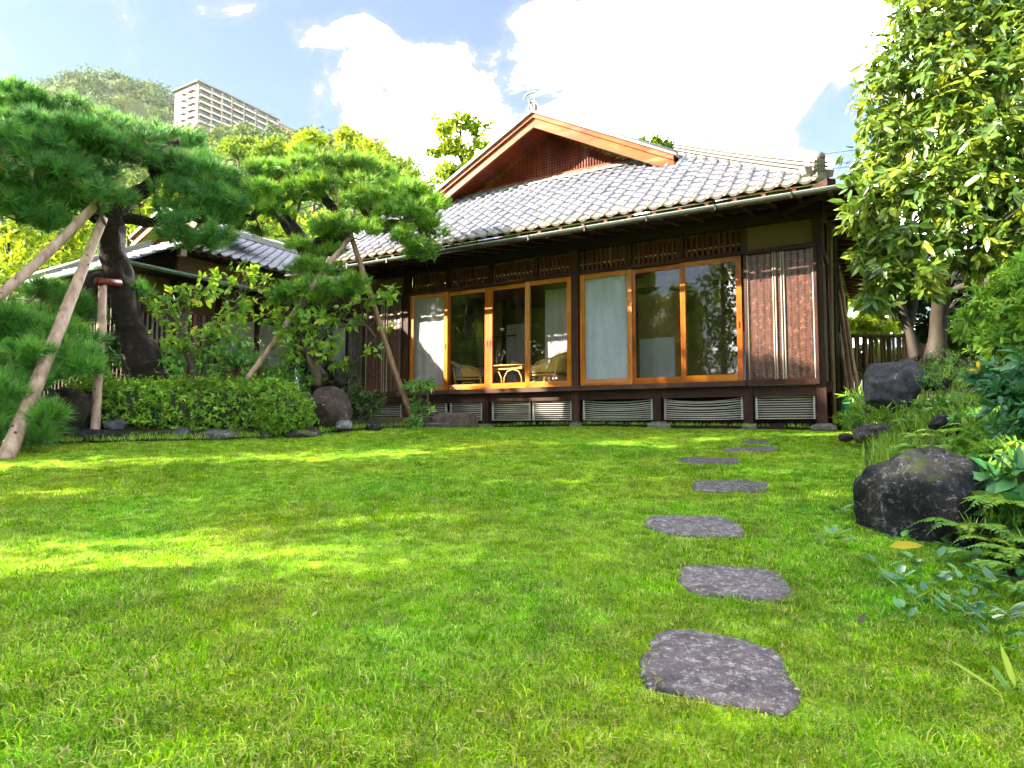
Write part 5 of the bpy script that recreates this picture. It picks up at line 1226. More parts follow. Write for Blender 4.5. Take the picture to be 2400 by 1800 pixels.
prop('tan prop crossing in from the left edge of the picture to the pine crown', pxc([(-420, 985, 6.6, 13), (-180, 822, 7.0, 12.5), (0, 690, 7.5, 12), (130, 575, 8.1, 11), (235, 468, 8.6, 10), (275, 430, 8.8, 9)]))
vp = prop('upright post with a short crossbar under the low pine limb', pxc([(222, 1018, 8.25, 10.5), (229, 900, 8.4, 10), (236, 780, 8.55, 9.5), (241, 668, 8.75, 9)]))
a_, b_ = W(226, 660, 8.65) - vp.location, W(281, 664, 8.95) - vp.location
MB().tube([a_, a_.lerp(b_, .5), b_], .055, 12, True, .05).build('crossbar', M['board_red'], vp, True)
prop('bleached prop rising from behind the hedge through the plum leaves', pxc([(573, 897, 9.3, 6.5), (665, 770, 9.3, 7.5), (722, 685, 9.4, 7.5), (780, 607, 9.5, 6.5), (824, 552, 9.6, 6)]))
prop('thin brown prop leaning from the veranda front up to the leaning pine', pxc([(968, 985, 9.75, 7.5), (920, 855, 9.75, 7), (868, 690, 9.7, 6.5), (822, 550, 9.7, 6), (775, 415, 9.75, 5)]), m='bamboo_old')

# ------------------------------------------------------------------ hedge and clipped shrubs
def clipped(name, label, cat, lobes, m, ncl, per, L, Wd, seed, T=T_LANCE, inner=.72, group=None, stems_=6, droop=.1, power=2.0):
    r = np.random.RandomState(seed); base = Vector((np.mean([l[0][0] for l in lobes]), np.mean([l[0][1] for l in lobes]), min(l[0][2] - l[1][2] * .9 for l in lobes)))
    root = empty(name, base, 0, label, cat, group); ll = [(tuple(Vector(l[0]) - base), l[1], l[2] if len(l) > 2 else 1.0) for l in lobes]
    if power != 2.0:
        P = []
    whorls('foliage', ll, m, root, ncl, per, L, Wd, T, droop, .84, .9, r, .5)
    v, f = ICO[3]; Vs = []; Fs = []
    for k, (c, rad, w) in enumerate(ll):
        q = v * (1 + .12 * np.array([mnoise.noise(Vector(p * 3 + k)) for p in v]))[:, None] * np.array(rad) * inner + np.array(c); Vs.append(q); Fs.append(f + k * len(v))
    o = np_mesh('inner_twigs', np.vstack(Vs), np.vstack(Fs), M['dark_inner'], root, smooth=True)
    mb = MB()
    for k in range(stems_):
        c, rad, w = ll[k % len(ll)]; b = (c[0] + r.normal() * rad[0] * .3, c[1] + r.normal() * rad[1] * .3, -.1)
        mb.tube([b, (b[0] + r.normal() * .04, b[1] + r.normal() * .04, c[2] * .6), (c[0], c[1], c[2] + .1)], [.014, .011, .006], 6, False)
    mb.build('stems', M['twig'], root)['kind'] = 'stuff'; return root
hl_ = []
for i in range(9):
    u = 215 + i * 53; y = 8.75 + .03 * i; r0 = 62
    hl_.append(px_lobe(u, 962 + (4 if i % 2 else -2), y, 64, 1.0, 1.12, 1.0, 1.0)); hl_.append(px_lobe(u + 18, 925, y + .25, 46, 1.15, .78, 1.2, .8))
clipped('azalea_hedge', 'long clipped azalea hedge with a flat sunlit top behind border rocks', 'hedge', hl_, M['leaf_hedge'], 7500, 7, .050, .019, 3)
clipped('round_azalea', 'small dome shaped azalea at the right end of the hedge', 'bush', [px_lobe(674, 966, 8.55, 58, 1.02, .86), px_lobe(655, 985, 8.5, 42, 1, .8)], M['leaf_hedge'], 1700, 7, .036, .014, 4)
# looser plants behind the hedge
def shrub(name, label, cat, lobes, m, ncl, per, L, Wd, seed, T=T_OVAL, droop=.3, roots=None, nl=40, group=None, rad=.010, shell=.25, bark='twig', singles=0):
    r = np.random.RandomState(seed); c0 = np.mean([l[0] for l in lobes], 0)
    if roots is None: roots = [[(c0[0], c0[1], min(l[0][2] - l[1][2] for l in lobes) - .1, rad * 1.6), (c0[0] + .05, c0[1], c0[2] * .6 + .4 * min(l[0][2] for l in lobes), rad * 1.3), (c0[0], c0[1], c0[2], rad)]]
    base = np.array(roots[0][0][:3]); root = empty(name, tuple(base), 0, label, cat, group)
    o, tips = whorls('foliage', [(tuple(np.array(l[0]) - base), l[1], l[2]) for l in lobes], m, root, ncl, per, L, Wd, T, droop, shell, .9, r, .3, singles=singles, base=base)
    mb = MB(); sk = []
    for s in roots:
        c = curve_pts([tuple(np.array(q[:3]) - base) + (q[3],) for q in s], 5); mb.tube(c[:, :3], c[:, 3], 7, True, .15); sk += list(c)
    limbs(mb, sk, tips, r, nl, rad * .7); mb.build('branches', M[bark], root, True)['kind'] = 'stuff'; return root
shrub('plum_tree', 'thin plum tree with large yellow green leaves left of the bleached prop', 'tree',
 [px_lobe(450, 690, 9.5, 55, 1.1, .7), px_lobe(500, 655, 9.5, 40), px_lobe(395, 740, 9.5, 45, 1, .6), px_lobe(560, 720, 9.5, 50), px_lobe(440, 800, 9.4, 60, 1, .5), px_lobe(350, 810, 9.4, 35), px_lobe(510, 770, 9.5, 55, 1.1, .5), px_lobe(620, 690, 9.6, 40), px_lobe(590, 640, 9.7, 45, 1.1, .6), px_lobe(355, 715, 9.5, 28)],
 M['leaf_plum'], 215, 6, .095, .05, 31, roots=[px_stem([(462, 900, 9.5, 13), (450, 850, 9.5, 11), (430, 800, 9.5, 9), (430, 740, 9.5, 6), (455, 690, 9.5, 4)]), px_stem([(462, 890, 9.5, 10), (480, 830, 9.5, 8), (500, 770, 9.5, 6), (560, 715, 9.5, 4)])], nl=60, rad=.014)
shrub('plum_tree', 'plum tree with drooping yellow leaves between the prop and the dark veranda corner', 'tree',
 [px_lobe(690, 760, 9.2, 55, 1, .8), px_lobe(735, 735, 9.2, 55, 1, .8), px_lobe(700, 690, 9.3, 45), px_lobe(800, 745, 9.2, 45, 1.1, .6), px_lobe(640, 745, 9.3, 40, 1, .7), px_lobe(755, 800, 9.2, 55, 1, .6), px_lobe(780, 840, 9.2, 40), px_lobe(690, 820, 9.3, 50), px_lobe(840, 715, 9.2, 40, 1.2, .6), px_lobe(900, 690, 9.2, 45, 1, .6), px_lobe(870, 820, 9.3, 24), px_lobe(915, 765, 9.2, 24, 1.1, .5), px_lobe(735, 660, 9.4, 40, 1.2, .7)],
 M['leaf_plum'], 235, 6, .09, .046, 32, roots=[px_stem([(745, 905, 9.3, 11), (745, 850, 9.3, 9), (740, 800, 9.3, 7), (780, 770, 9.3, 5), (850, 760, 9.3, 4), (880, 790, 9.3, 3)]), px_stem([(745, 890, 9.3, 9), (720, 820, 9.3, 7), (700, 760, 9.3, 5), (720, 700, 9.3, 3)]), px_stem([(780, 770, 9.3, 4), (830, 710, 9.3, 3.5), (900, 700, 9.2, 3)])], nl=60, rad=.012)
for k, (lb, lab, mt, n, L, Wd) in enumerate([
 ([px_lobe(545, 820, 9.6, 62, 1.1, .8), px_lobe(510, 850, 9.5, 50), px_lobe(590, 845, 9.6, 45)], 'rounded green bush above the middle of the hedge', 'leaf_shrub', 260, .065, .03),
 ([px_lobe(400, 850, 9.5, 50), px_lobe(350, 855, 9.5, 40), px_lobe(300, 840, 9.6, 38)], 'dark green bush at the foot of the tall pine trunk', 'leaf_shrub', 200, .07, .035),
 ([px_lobe(690, 870, 9.6, 55), px_lobe(640, 880, 9.5, 40), px_lobe(720, 895, 9.5, 40, 1, .6)], 'low bush beneath the plum branches right of the prop foot', 'leaf_shrub', 240, .05, .022),
 ([px_lobe(830, 925, 9.7, 45), px_lobe(860, 950, 9.7, 35), px_lobe(800, 940, 9.5, 30), px_lobe(885, 935, 9.8, 22)], 'dark reddish green bush behind the standing rock by the veranda', 'leaf_dark', 260, .06, .022),
 ([px_lobe(780, 880, 10, 38), px_lobe(810, 860, 10.2, 30)], 'dark small bush under the bluish paper window', 'leaf_dark', 150, .06, .022),
 ([px_lobe(200, 900, 8.9, 45, 1, .8), px_lobe(235, 880, 9.0, 30)], 'yellowish low bush between the mossy rock and the upright post', 'leaf_hedge', 260, .05, .02),
 ([px_lobe(250, 820, 9.7, 55, 1, .9), px_lobe(160, 840, 9.6, 50), px_lobe(300, 780, 9.9, 40)], 'shaded evergreen bush behind the upright post', 'leaf_dark', 260, .08, .035)]):
    shrub('shrub', lab, 'bush', lb, M[mt], n, 6, L, Wd, 60 + k, T_OVAL, .2, nl=30, rad=.009)
# nandina by the veranda, in two tiers
nd = W(985, 985, 9.6)
shrub('nandina', 'slender two tiered nandina in front of the veranda edge', 'plant', [px_lobe(990, 902, 9.6, 36, 1.1, .45), px_lobe(962, 905, 9.6, 20, 1, .5), px_lobe(985, 955, 9.6, 30, 1, .8), px_lobe(975, 985, 9.55, 24)], M['leaf_shrub'], 130, 7, .075, .018, 71, T_LANCE, .5,
      roots=[px_stem([(985, 1000, 9.6, 3), (984, 950, 9.6, 2.5), (986, 900, 9.6, 2)]), px_stem([(1002, 990, 9.6, 2.5), (1003, 940, 9.6, 2), (1000, 900, 9.6, 2)])], nl=20, rad=.006)

# ------------------------------------------------------------------ rocks on the left
def lrock(u, v, y, wpx, hpx, seed, m, lab, dep=.9, **kw):
    c = W(u, v, y); s = y / FPX; x_, y_ = c.x, c.y; half = (wpx / 2 * s * 1.05, wpx / 2 * s * dep, hpx / 2 * s * 1.12)
    return rock('border_rock' if 'cat' not in kw else 'boulder', (c.x, c.y, c.z), half, seed, M[m], label=lab, group=kw.pop('group', 'rocks edging the planting bed'), **kw)
lrock(160, 975, 8.35, 130, 115, 3, 'rock_moss', 'large mossy brown boulder behind the thick prop', .8, sub=5)
lrock(240, 1025, 8.15, 130, 34, 4, 'rock_dark', 'flat black rock at the foot of the upright post', .6)
lrock(272, 998, 8.5, 60, 36, 5, 'rock_grey', 'blue grey rock tucked under the left end of the hedge')
lrock(360, 1028, 8.3, 60, 26, 6, 'rock_dark', 'low dark rock under the middle left of the hedge')
lrock(425, 1024, 8.4, 52, 40, 7, 'rock_grey', 'rounded grey rock half hidden by hedge leaves')
lrock(512, 1026, 8.35, 100, 34, 8, 'rock_grey', 'long flat topped blue grey rock in front of the hedge', .6)
lrock(626, 1022, 8.45, 46, 30, 9, 'rock_grey', 'egg shaped grey green rock beside the round azalea')
lrock(708, 1018, 8.5, 80, 34, 10, 'rock_purple', 'reddish brown angular rock below the round azalea')
lrock(770, 962, 9.0, 110, 100, 12, 'rock_brown', 'tall brown standing rock right of the round azalea', .8, sub=5, facets=8)
lrock(808, 997, 8.75, 42, 24, 13, 'rock_white', 'small whitish rock on the lawn edge')
lrock(878, 1003, 9.2, 40, 26, 14, 'rock_dark', 'small dark rock left of the thin prop foot')
lrock(700, 928, 9.3, 60, 16, 15, 'rock_white', 'pale flat stone on top of the bed behind the round azalea')
lrock(925, 1008, 9.5, 36, 10, 16, 'rock_purple', 'low flat stone at the foot of the thin prop')
# ------------------------------------------------------------------ right bank
rock('boulder', tuple(W(2185, 1205, 3.75)), (.42, .38, .36), 91, M['rock_dark'], .3, 5, .17, 9, label='big black volcanic boulder with moss and white lichen beside the stepping stones', group='boulders on the bank', fine=.045)
rock('boulder', tuple(W(2290, 1290, 3.45)), (.17, .17, .16), 92, M['rock_dark'], 0, 4, .2, 6, label='smaller black rock under the right side of the big boulder', group='boulders on the bank', fine=.045)
rock('boulder', tuple(W(2098, 905, 7.2)), (.335, .27, .33), 94, M['rock_grey'], .2, 5, .12, 9, label='upright blue grey boulder before the bamboo fence', group='boulders on the bank')
rock('boulder', tuple(W(2060, 1020, 6.9)), (.27, .24, .12), 95, M['rock_purple'], .2, 4, .12, 8, label='low purple brown rock at the lawn corner below the upright boulder', group='boulders on the bank')
rock('boulder', tuple(W(1982, 1025, 7.3)), (.085, .08, .05), 96, M['rock_purple'], 0, 3, .1, 5, label='smallest stone on the lawn, left of the purple brown rock', group='boulders on the bank')
rock('boulder', tuple(W(2128, 1022, 6.4)), (.08, .08, .09), 97, M['rock_purple'], 0, 3, .1, 6, label='small purple rock half covered by grass right of the low rock', group='boulders on the bank')
rock('boulder', tuple(W(2240, 995, 5.2)), (.18, .16, .10), 98, M['rock_dark'], 0, 4, .2, 6, label='black rough rock under the ferns', group='boulders on the bank', fine=.05)
rock('boulder', tuple(W(2190, 900, 7.0)), (.14, .13, .10), 99, M['rock_dark'], 0, 4, .2, 6, label='dark rock behind the upright boulder under the feathery bush', group='boulders on the bank')

# glossy broadleaf tree
tz = gz(5.3, 8.1)
bt = [(2180, 60, 6.3, 95), (2300, 55, 6.3, 105), (2110, 125, 6.4, 80), (2070, 190, 6.4, 68), (2200, 180, 6.2, 100), (2330, 195, 6.0, 110), (2060, 265, 6.5, 62), (2085, 320, 6.4, 85), (2200, 315, 6.2, 100), (2330, 325, 5.9, 110), (2045, 400, 6.5, 62), (2080, 445, 6.3, 85), (2180, 440, 6.2, 95), (2310, 450, 6.0, 105),
      (2025, 510, 6.4, 55), (2110, 555, 6.2, 85), (2235, 560, 6.1, 90), (2085, 640, 6.1, 65), (2050, 690, 6.2, 42), (2165, 655, 6.0, 62), (2310, 600, 6.2, 70), (2025, 595, 6.4, 40), (2440, 90, 6.0, 130), (2460, 300, 5.8, 130), (2450, 500, 5.8, 120), (2220, -60, 6.4, 120), (2380, -80, 6.2, 130), (2130, 30, 6.4, 50), (2250, 250, 7.4, 130), (2170, 120, 7.4, 110), (2230, 430, 7.6, 120), (2320, 180, 8.2, 150), (2340, 420, 8.2, 150), (2170, 300, 8.0, 110), (2400, 560, 8.0, 130), (2260, 30, 8.2, 140)]
shrub('broadleaf_tree', 'tall glossy broadleaf tree shading the right side of the house', 'tree', [px_lobe(u, v, y, r0, 1, .85) for u, v, y, r0 in bt], M['leaf_big'], 3500, 7, .118, .041, 41, T_OVAL, .75, singles=290,
      roots=[px_stem([(2192, 850, 8.0, 24), (2200, 775, 7.9, 20), (2206, 700, 7.7, 19), (2215, 610, 7.4, 18), (2240, 500, 7.1, 19), (2262, 400, 6.9, 18), (2300, 300, 6.7, 16), (2350, 200, 6.5, 15), (2390, 90, 6.4, 13), (2400, -40, 6.4, 10)]),
             px_stem([(2350, 200, 6.5, 11), (2345, 150, 6.3, 10), (2365, 60, 6.2, 8), (2370, -40, 6.2, 6)]), px_stem([(2345, 155, 6.4, 9), (2300, 155, 6.3, 9), (2255, 135, 6.3, 7), (2190, 110, 6.3, 4)]),
             px_stem([(2300, 300, 6.7, 12), (2270, 275, 6.5, 10), (2225, 250, 6.4, 8), (2150, 230, 6.4, 4)]), px_stem([(2262, 400, 6.9, 11), (2200, 430, 6.7, 9), (2130, 445, 6.5, 6), (2080, 440, 6.4, 4)]),
             px_stem([(2240, 500, 7.1, 11), (2190, 530, 6.8, 9), (2140, 540, 6.6, 7), (2060, 530, 6.5, 4)]), px_stem([(2206, 690, 7.7, 11), (2260, 670, 7.4, 9), (2330, 660, 7.0, 8), (2400, 680, 6.8, 6)]),
             px_stem([(2215, 610, 7.4, 10), (2160, 640, 7.0, 8), (2110, 650, 6.6, 6)]), px_stem([(2350, 220, 6.5, 10), (2310, 330, 6.3, 9), (2350, 450, 6.1, 7), (2320, 560, 6.1, 5)])],
      nl=240, rad=.020, shell=.35, bark='bark_smooth')
shrub('forked_sapling', 'thin forked trunk beside the broadleaf tree in front of the bamboo fence', 'tree', [px_lobe(2085, 660, 8.3, 45), px_lobe(2130, 600, 8.4, 50), px_lobe(2040, 700, 8.3, 30)], M['leaf_big'], 90, 6, .14, .055, 42, T_OVAL, .5,
      roots=[px_stem([(2148, 840, 8.3, 13), (2138, 800, 8.3, 12), (2130, 770, 8.3, 11), (2112, 720, 8.3, 9), (2100, 670, 8.3, 6)]), px_stem([(2130, 770, 8.3, 9), (2145, 700, 8.4, 8), (2140, 640, 8.4, 6)])], nl=20, rad=.014, bark='bark_smooth')
# bushes
for k, (lb, nm, lab, mt, n, per, L, Wd, T) in enumerate([
 ([px_lobe(2350, 700, 4.9, 75), px_lobe(2300, 740, 5.0, 60), px_lobe(2400, 640, 4.8, 60), px_lobe(2430, 760, 4.7, 80), px_lobe(2340, 800, 4.8, 60), px_lobe(2270, 770, 5.2, 40)], 'azalea_bush', 'tall bright green azalea bush on the upper bank at the right edge', 'leaf_fern', 900, 7, .058, .018, T_LANCE),
 ([px_lobe(2400, 880, 4.3, 70), px_lobe(2360, 930, 4.3, 55), px_lobe(2440, 960, 4.1, 70), px_lobe(2310, 880, 4.6, 45), px_lobe(2380, 1010, 4.1, 50)], 'aucuba_bush', 'bluish green aucuba with long pointed leaves below the azalea bush', 'leaf_teal', 260, 6, .085, .030, T_LANCE),
 ([px_lobe(2390, 1130, 3.5, 60), px_lobe(2420, 1230, 3.3, 70), px_lobe(2350, 1210, 3.5, 45)], 'aucuba_bush', 'lowest aucuba with broad leaves beside the big boulder', 'leaf_teal', 70, 5, .13, .050, T_OVAL),
 ([px_lobe(2215, 860, 7.0, 55, 1.1, .9), px_lobe(2180, 890, 6.9, 35), px_lobe(2260, 880, 6.9, 35)], 'feathery_bush', 'pale feathery bush with tiny leaves at the foot of the broadleaf tree', 'leaf_shrub', 520, 6, .028, .008, T_FOLD),
 ([px_lobe(2310, 870, 6.0, 30, 1, .9), px_lobe(2325, 910, 5.9, 24)], 'yellow_plant', 'plant with bright yellow leaves in the middle of the bank', 'leaf_yellow', 26, 5, .07, .032, T_OVAL),
 ([px_lobe(2265, 700, 9.5, 75), px_lobe(2300, 640, 9.8, 80), px_lobe(2270, 790, 9.2, 60), px_lobe(2350, 760, 8.5, 70), px_lobe(2140, 700, 10.4, 60), px_lobe(2180, 640, 10.4, 60), px_lobe(2090, 650, 10.6, 40), px_lobe(2400, 660, 8.5, 90), px_lobe(2180, 770, 10.2, 50)], 'dark_shrub', 'deep shaded evergreen behind the broadleaf trunk', 'leaf_dark', 1300, 6, .12, .05, T_OVAL),
 ([px_lobe(2040, 965, 7.7, 45, 1.2, .7), px_lobe(1990, 980, 7.9, 30), px_lobe(2090, 975, 7.0, 40, 1.2, .5), px_lobe(2005, 930, 8.2, 30)], 'bamboo_grass', 'dwarf bamboo with long drooping blades by the house corner', 'leaf_fern', 120, 6, .11, .018, T_LANCE),
 ([px_lobe(2240, 950, 6.0, 70, 1.4, .4), px_lobe(2160, 990, 6.3, 50, 1.2, .4), px_lobe(2300, 980, 5.0, 60, 1.2, .5)], 'ground_cover', 'low mixed leaves carpeting the middle of the bank', 'leaf_shrub', 420, 6, .05, .02, T_OVAL),
 ([px_lobe(2350, 1080, 3.9, 70, 1.0, .8), px_lobe(2400, 1130, 3.6, 70, 1, .9), px_lobe(2380, 1010, 4.2, 60, 1, .7)], 'bank_shrub', 'fresh green low shrub between the big boulder and the aucuba', 'leaf_fern', 520, 7, .05, .016, T_LANCE),
 ([px_lobe(2330, 1010, 4.4, 60, 1.2, .5), px_lobe(2270, 1040, 4.6, 40, 1.1, .5)], 'ground_cover', 'low leaves between the ferns and the aucuba', 'leaf_fern', 260, 6, .05, .02, T_OVAL)]):
    shrub(nm, lab, 'bush', lb, M[mt], n, per, L, Wd, 120 + k, T, .3, nl=36, rad=.008, singles=120 if L > .1 and k == 2 else 0)
# ferns
def fern(pos, fronds, L, seed, lab, lean=(0, 0)):
    r = np.random.RandomState(seed); root = empty('fern', pos, 0, lab, 'fern', 'ferns on the bank'); st = MB()
    for k in range(fronds):
        a = r.uniform(0, 2 * pi); l = L * r.uniform(.75, 1.15); d = np.array([cos(a) + lean[0], sin(a) + lean[1], 0]); d = d / np.linalg.norm(d); n = 17
        ts = np.linspace(0, 1, n); cv = np.stack([d[0] * ts * l * .9, d[1] * ts * l * .9, l * (.75 * ts - .80 * ts ** 2) + .03], 1)
        st.tube(cv[::4], [.0035, .003, .0025, .002, .0015][:len(cv[::4])], 4, False)
        tg = unit(np.gradient(cv, axis=0)); sd = unit(np.cross(tg, [0, 0, 1.0])); up = np.cross(sd, tg)
        P = []; Dv = []; Nn = []; Ls = []
        for i in range(2, n):
            w = l * .30 * sin(pi * min(1, (ts[i] * .92 + .10))) ** .8 * (1.15 - ts[i])
            for s in (-1, 1):
                P.append(cv[i]); Dv.append(sd[i] * s + tg[i] * .45 - np.array([0, 0, .18]) + .08 * r.normal(size=3)); Nn.append(up[i] + .1 * r.normal(size=3)); Ls.append(w)
        Ls = np.array(Ls); leaf_mesh('frond', P, Dv, Nn, Ls, Ls * .34 + .003, T_LANCE, M['leaf_fern'], root, np.clip(r.uniform(.15, .8) + .1 * r.normal(size=len(P)), 0, 1))
    st.build('stalks', M['leaf_fern'], root)
FERNS = [(2165, 1050, 4.3, 7, .30, 'fern above the left shoulder of the big boulder'), (2235, 1075, 4.2, 8, .34, 'fern drooping over the top of the big boulder'), (2290, 1120, 3.9, 8, .34, 'fern over the right side of the big boulder'), (2245, 1160, 3.75, 6, .30, 'lowest fern hanging in front of the big boulder'),
 (2330, 1160, 3.6, 7, .32, 'fern between the big boulder and the low aucuba'), (2330, 1050, 4.3, 7, .32, 'fern under the upper aucuba leaves'), (2395, 1080, 3.8, 7, .34, 'fern at the right edge of the picture above the low aucuba'), (2210, 1010, 4.9, 7, .28, 'yellowish fern beside the black rough rock'), (2160, 1020, 5.2, 6, .25, 'small fern at the lawn edge beyond the big boulder'), (2380, 730, 4.6, 7, .30, 'fern growing out of the azalea bush'), (2120, 985, 6.3, 6, .22, 'small fern right of the purple brown rock'),
 (2270, 1230, 3.35, 8, .30, 'fern at the right foot of the big boulder'), (2330, 1260, 3.2, 8, .30, 'fern in front of the smaller black rock'), (2385, 1180, 3.3, 8, .34, 'fern beside the low aucuba, right of the big boulder'), (2300, 1000, 4.6, 7, .30, 'fern above the dark shaded rock'), (2350, 980, 4.4, 7, .30, 'fern between the aucuba bushes'), (2265, 1030, 4.5, 7, .30, 'fern behind the top of the big boulder'), (2395, 1290, 3.0, 7, .28, 'lowest fern at the right edge of the picture'), (2360, 1330, 2.95, 7, .26, 'fern on the bare soil right of the weeds'), (2300, 1315, 3.1, 7, .26, 'fern above the weeds under the big boulder'), (2395, 1390, 2.7, 7, .24, 'fern nearest the camera at the right edge'), (2195, 960, 5.6, 6, .26, 'fern among the ground cover beyond the black rough rock')]
for k, (u, v, y, n, L, lab) in enumerate(FERNS): p = W(u, v, y); p.z = max(p.z - .06, gz(p.x, p.y)); fern(tuple(p), n, L, 300 + k, lab, (-.45, -.55))
# broad leaved weeds on the lawn edge
def rosette(x, y, n, L, seed, lab, m='leaf_teal', wd=.48):
    r = np.random.RandomState(seed); a = r.uniform(0, 2 * pi, n); el = r.uniform(.25, .95, n)
    Dv = np.stack([np.cos(a), np.sin(a), el], 1); Nn = np.stack([-np.cos(a) * el, -np.sin(a) * el, 1 + 0 * a], 1); P = np.stack([np.cos(a), np.sin(a), 0 * a], 1) * r.uniform(.01, .05, (n, 1)); P[:, 2] += r.uniform(.005, .05, n)
    s = L * r.uniform(.6, 1.2, n); o = leaf_mesh('broad_weed', P, Dv, Nn, s, s * wd, T_OVAL, M[m]); o.location = (x, y, gz(x, y)); tag(o, lab, 'weed')
weeds = [(2110, 1275), (2150, 1340), (2195, 1330), (2230, 1300), (2105, 1385), (2140, 1400), (2215, 1395), (2260, 1370), (2300, 1330), (2330, 1400), (2280, 1430), (2345, 1450), (2385, 1370), (2240, 1450), (2170, 1430), (2330, 1490), (2390, 1480), (2065, 1340), (1965, 1215), (1955, 1275), (2120, 1470), (2360, 1310), (2295, 1480), (2250, 1330), (2180, 1370), (2310, 1370), (2370, 1420), (2350, 1530)]
def weed_mat_mesh():
    r = np.random.RandomState(44); P = []; Dv = []; Nn = []; Ls = []
    for k, (u, v) in enumerate(weeds):
        q = bpt(u, v); n = 5 + k % 5; a = r.uniform(0, 2 * pi, n); el = r.uniform(.2, .9, n)
        p = np.stack([q.x + np.cos(a) * .03, q.y + np.sin(a) * .03, q.z + r.uniform(.01, .06, n)], 1); P.append(p)
        Dv.append(np.stack([np.cos(a), np.sin(a), el], 1)); Nn.append(np.stack([-np.cos(a) * el, -np.sin(a) * el, 1 + 0 * a], 1)); Ls.append(r.uniform(.04, .085, n))
    Ls = np.concatenate(Ls); o = leaf_mesh('broad_leaved_weeds', np.vstack(P), np.vstack(Dv), np.vstack(Nn), Ls, Ls * .5, T_OVAL, M['leaf_teal'])
    tag(o, 'patch of rounded blue green weeds at the foot of the black boulder', 'weeds', kind='stuff')
weed_mat_mesh()
x, y = gpt(2130, 1420); rosette(x, y, 7, .12, 460, 'weed with long light green strap leaves in the lawn below the boulder', 'leaf_fern', .16)
x, y = gpt(2390, 1660); rosette(x, y, 9, .15, 461, 'strap leaved weed near the bottom right corner of the lawn', 'leaf_fern', .12)
# long grass on the bank and along the bed edge
def long_grass(name, pts, lab, h, seed, m='leaf_fern', nb=26, arch=1.0):
    r = np.random.RandomState(seed); P = []; Dv = []; Nn = []; Ls = []
    for x, y in pts:
        a = r.uniform(0, 2 * pi, nb); P.append(np.stack([x + .06 * r.normal(size=nb), y + .06 * r.normal(size=nb), np.full(nb, gz(x, y) + (.05 if x > 0 else .03))], 1))
        Dv.append(np.stack([np.cos(a), np.sin(a), r.uniform(.6, 2.2, nb)], 1)); Nn.append(np.stack([-np.cos(a), -np.sin(a), .5 + 0 * a], 1)); Ls.append(h * r.uniform(.5, 1.2, nb))
    Ls = np.concatenate(Ls); o = leaf_mesh(name, np.vstack(P), np.vstack(Dv), np.vstack(Nn), Ls, np.full(len(Ls), .008), T_LANCE, M[m]); tag(o, lab, 'grass', kind='stuff')
r_ = np.random.RandomState(77)
yy = np.concatenate([r_.uniform(3.0, 9.0, 150), r_.uniform(5.0, 8.0, 70)]); long_grass('bank_grass', [(float(bank_edge(b)) + a, b) for a, b in zip(np.abs(r_.normal(size=220)) * .55 + .02, yy)], 'long thin grass spilling over the edge of the bank', .16, 78)
xx = r_.uniform(-6.5, -1.5, 150); long_grass('edge_grass', [(a, float(bed_front(a)) + .10 * r_.normal()) for a in xx], 'ragged grass along the border rocks', .09, 79, 'leaf_hedge', 16)
xx = r_.uniform(-3.6, 3.5, 90); long_grass('edge_grass', [tuple(HP(a, -.30 + .06 * r_.normal(), 0))[:2] for a in xx], 'uncut grass against the foundation of the house', .06, 80, 'leaf_fern', 14)
# fallen leaves
def fallen(u, v, L, lab, m='leaf_yellow', dirv=(1, .1, .05)):
    x, y = gpt(u, v); o = leaf_mesh('fallen_leaf', [(0, 0, .03)], [dirv], [(0, -.5, 1)], L, L * .42, T_OVAL, M[m], None, np.array([.5])); o.location = (x - L / 2, y, gz(x, y) + .012); tag(o, lab, 'leaf')
fallen(2125, 1302, .17, 'large curled yellow fallen leaf against the dark boulder', dirv=(1, -.05, .10))
fallen(890, 1300, .03, 'small pale fallen leaf in the middle of the lawn', 'straw'); fallen(742, 1470, .035, 'small pinkish fallen leaf on the near lawn', 'straw', (.3, 1, .3)); fallen(1180, 1070, .07, 'dry brown fallen leaf on the far lawn', 'twig'); fallen(2030, 1490, .05, 'dry curled fallen leaf below the weeds', 'twig', (.6, .4, .5))

def litter():
    r = np.random.RandomState(91); n = 90; y = r.uniform(1.4, 9.0, n); x = r.uniform(-.9, .7, n) * y; ok = x < bank_edge(y); x, y = x[ok], y[ok]; n = len(x)
    P = np.stack([x, y, lawn_z(x, y) + .016], 1); a = r.uniform(0, 2 * pi, n); L = r.uniform(.012, .035, n)
    o = leaf_mesh('leaf_litter', P, np.stack([np.cos(a), np.sin(a), r.uniform(-.2, .3, n)], 1), np.stack([.4 * r.normal(size=n), .4 * r.normal(size=n), np.ones(n)], 1), L, L * .5, T_OVAL, M['straw'])
    tag(o, 'tiny dry leaves strewn over the lawn', 'leaf litter', kind='stuff')
litter()
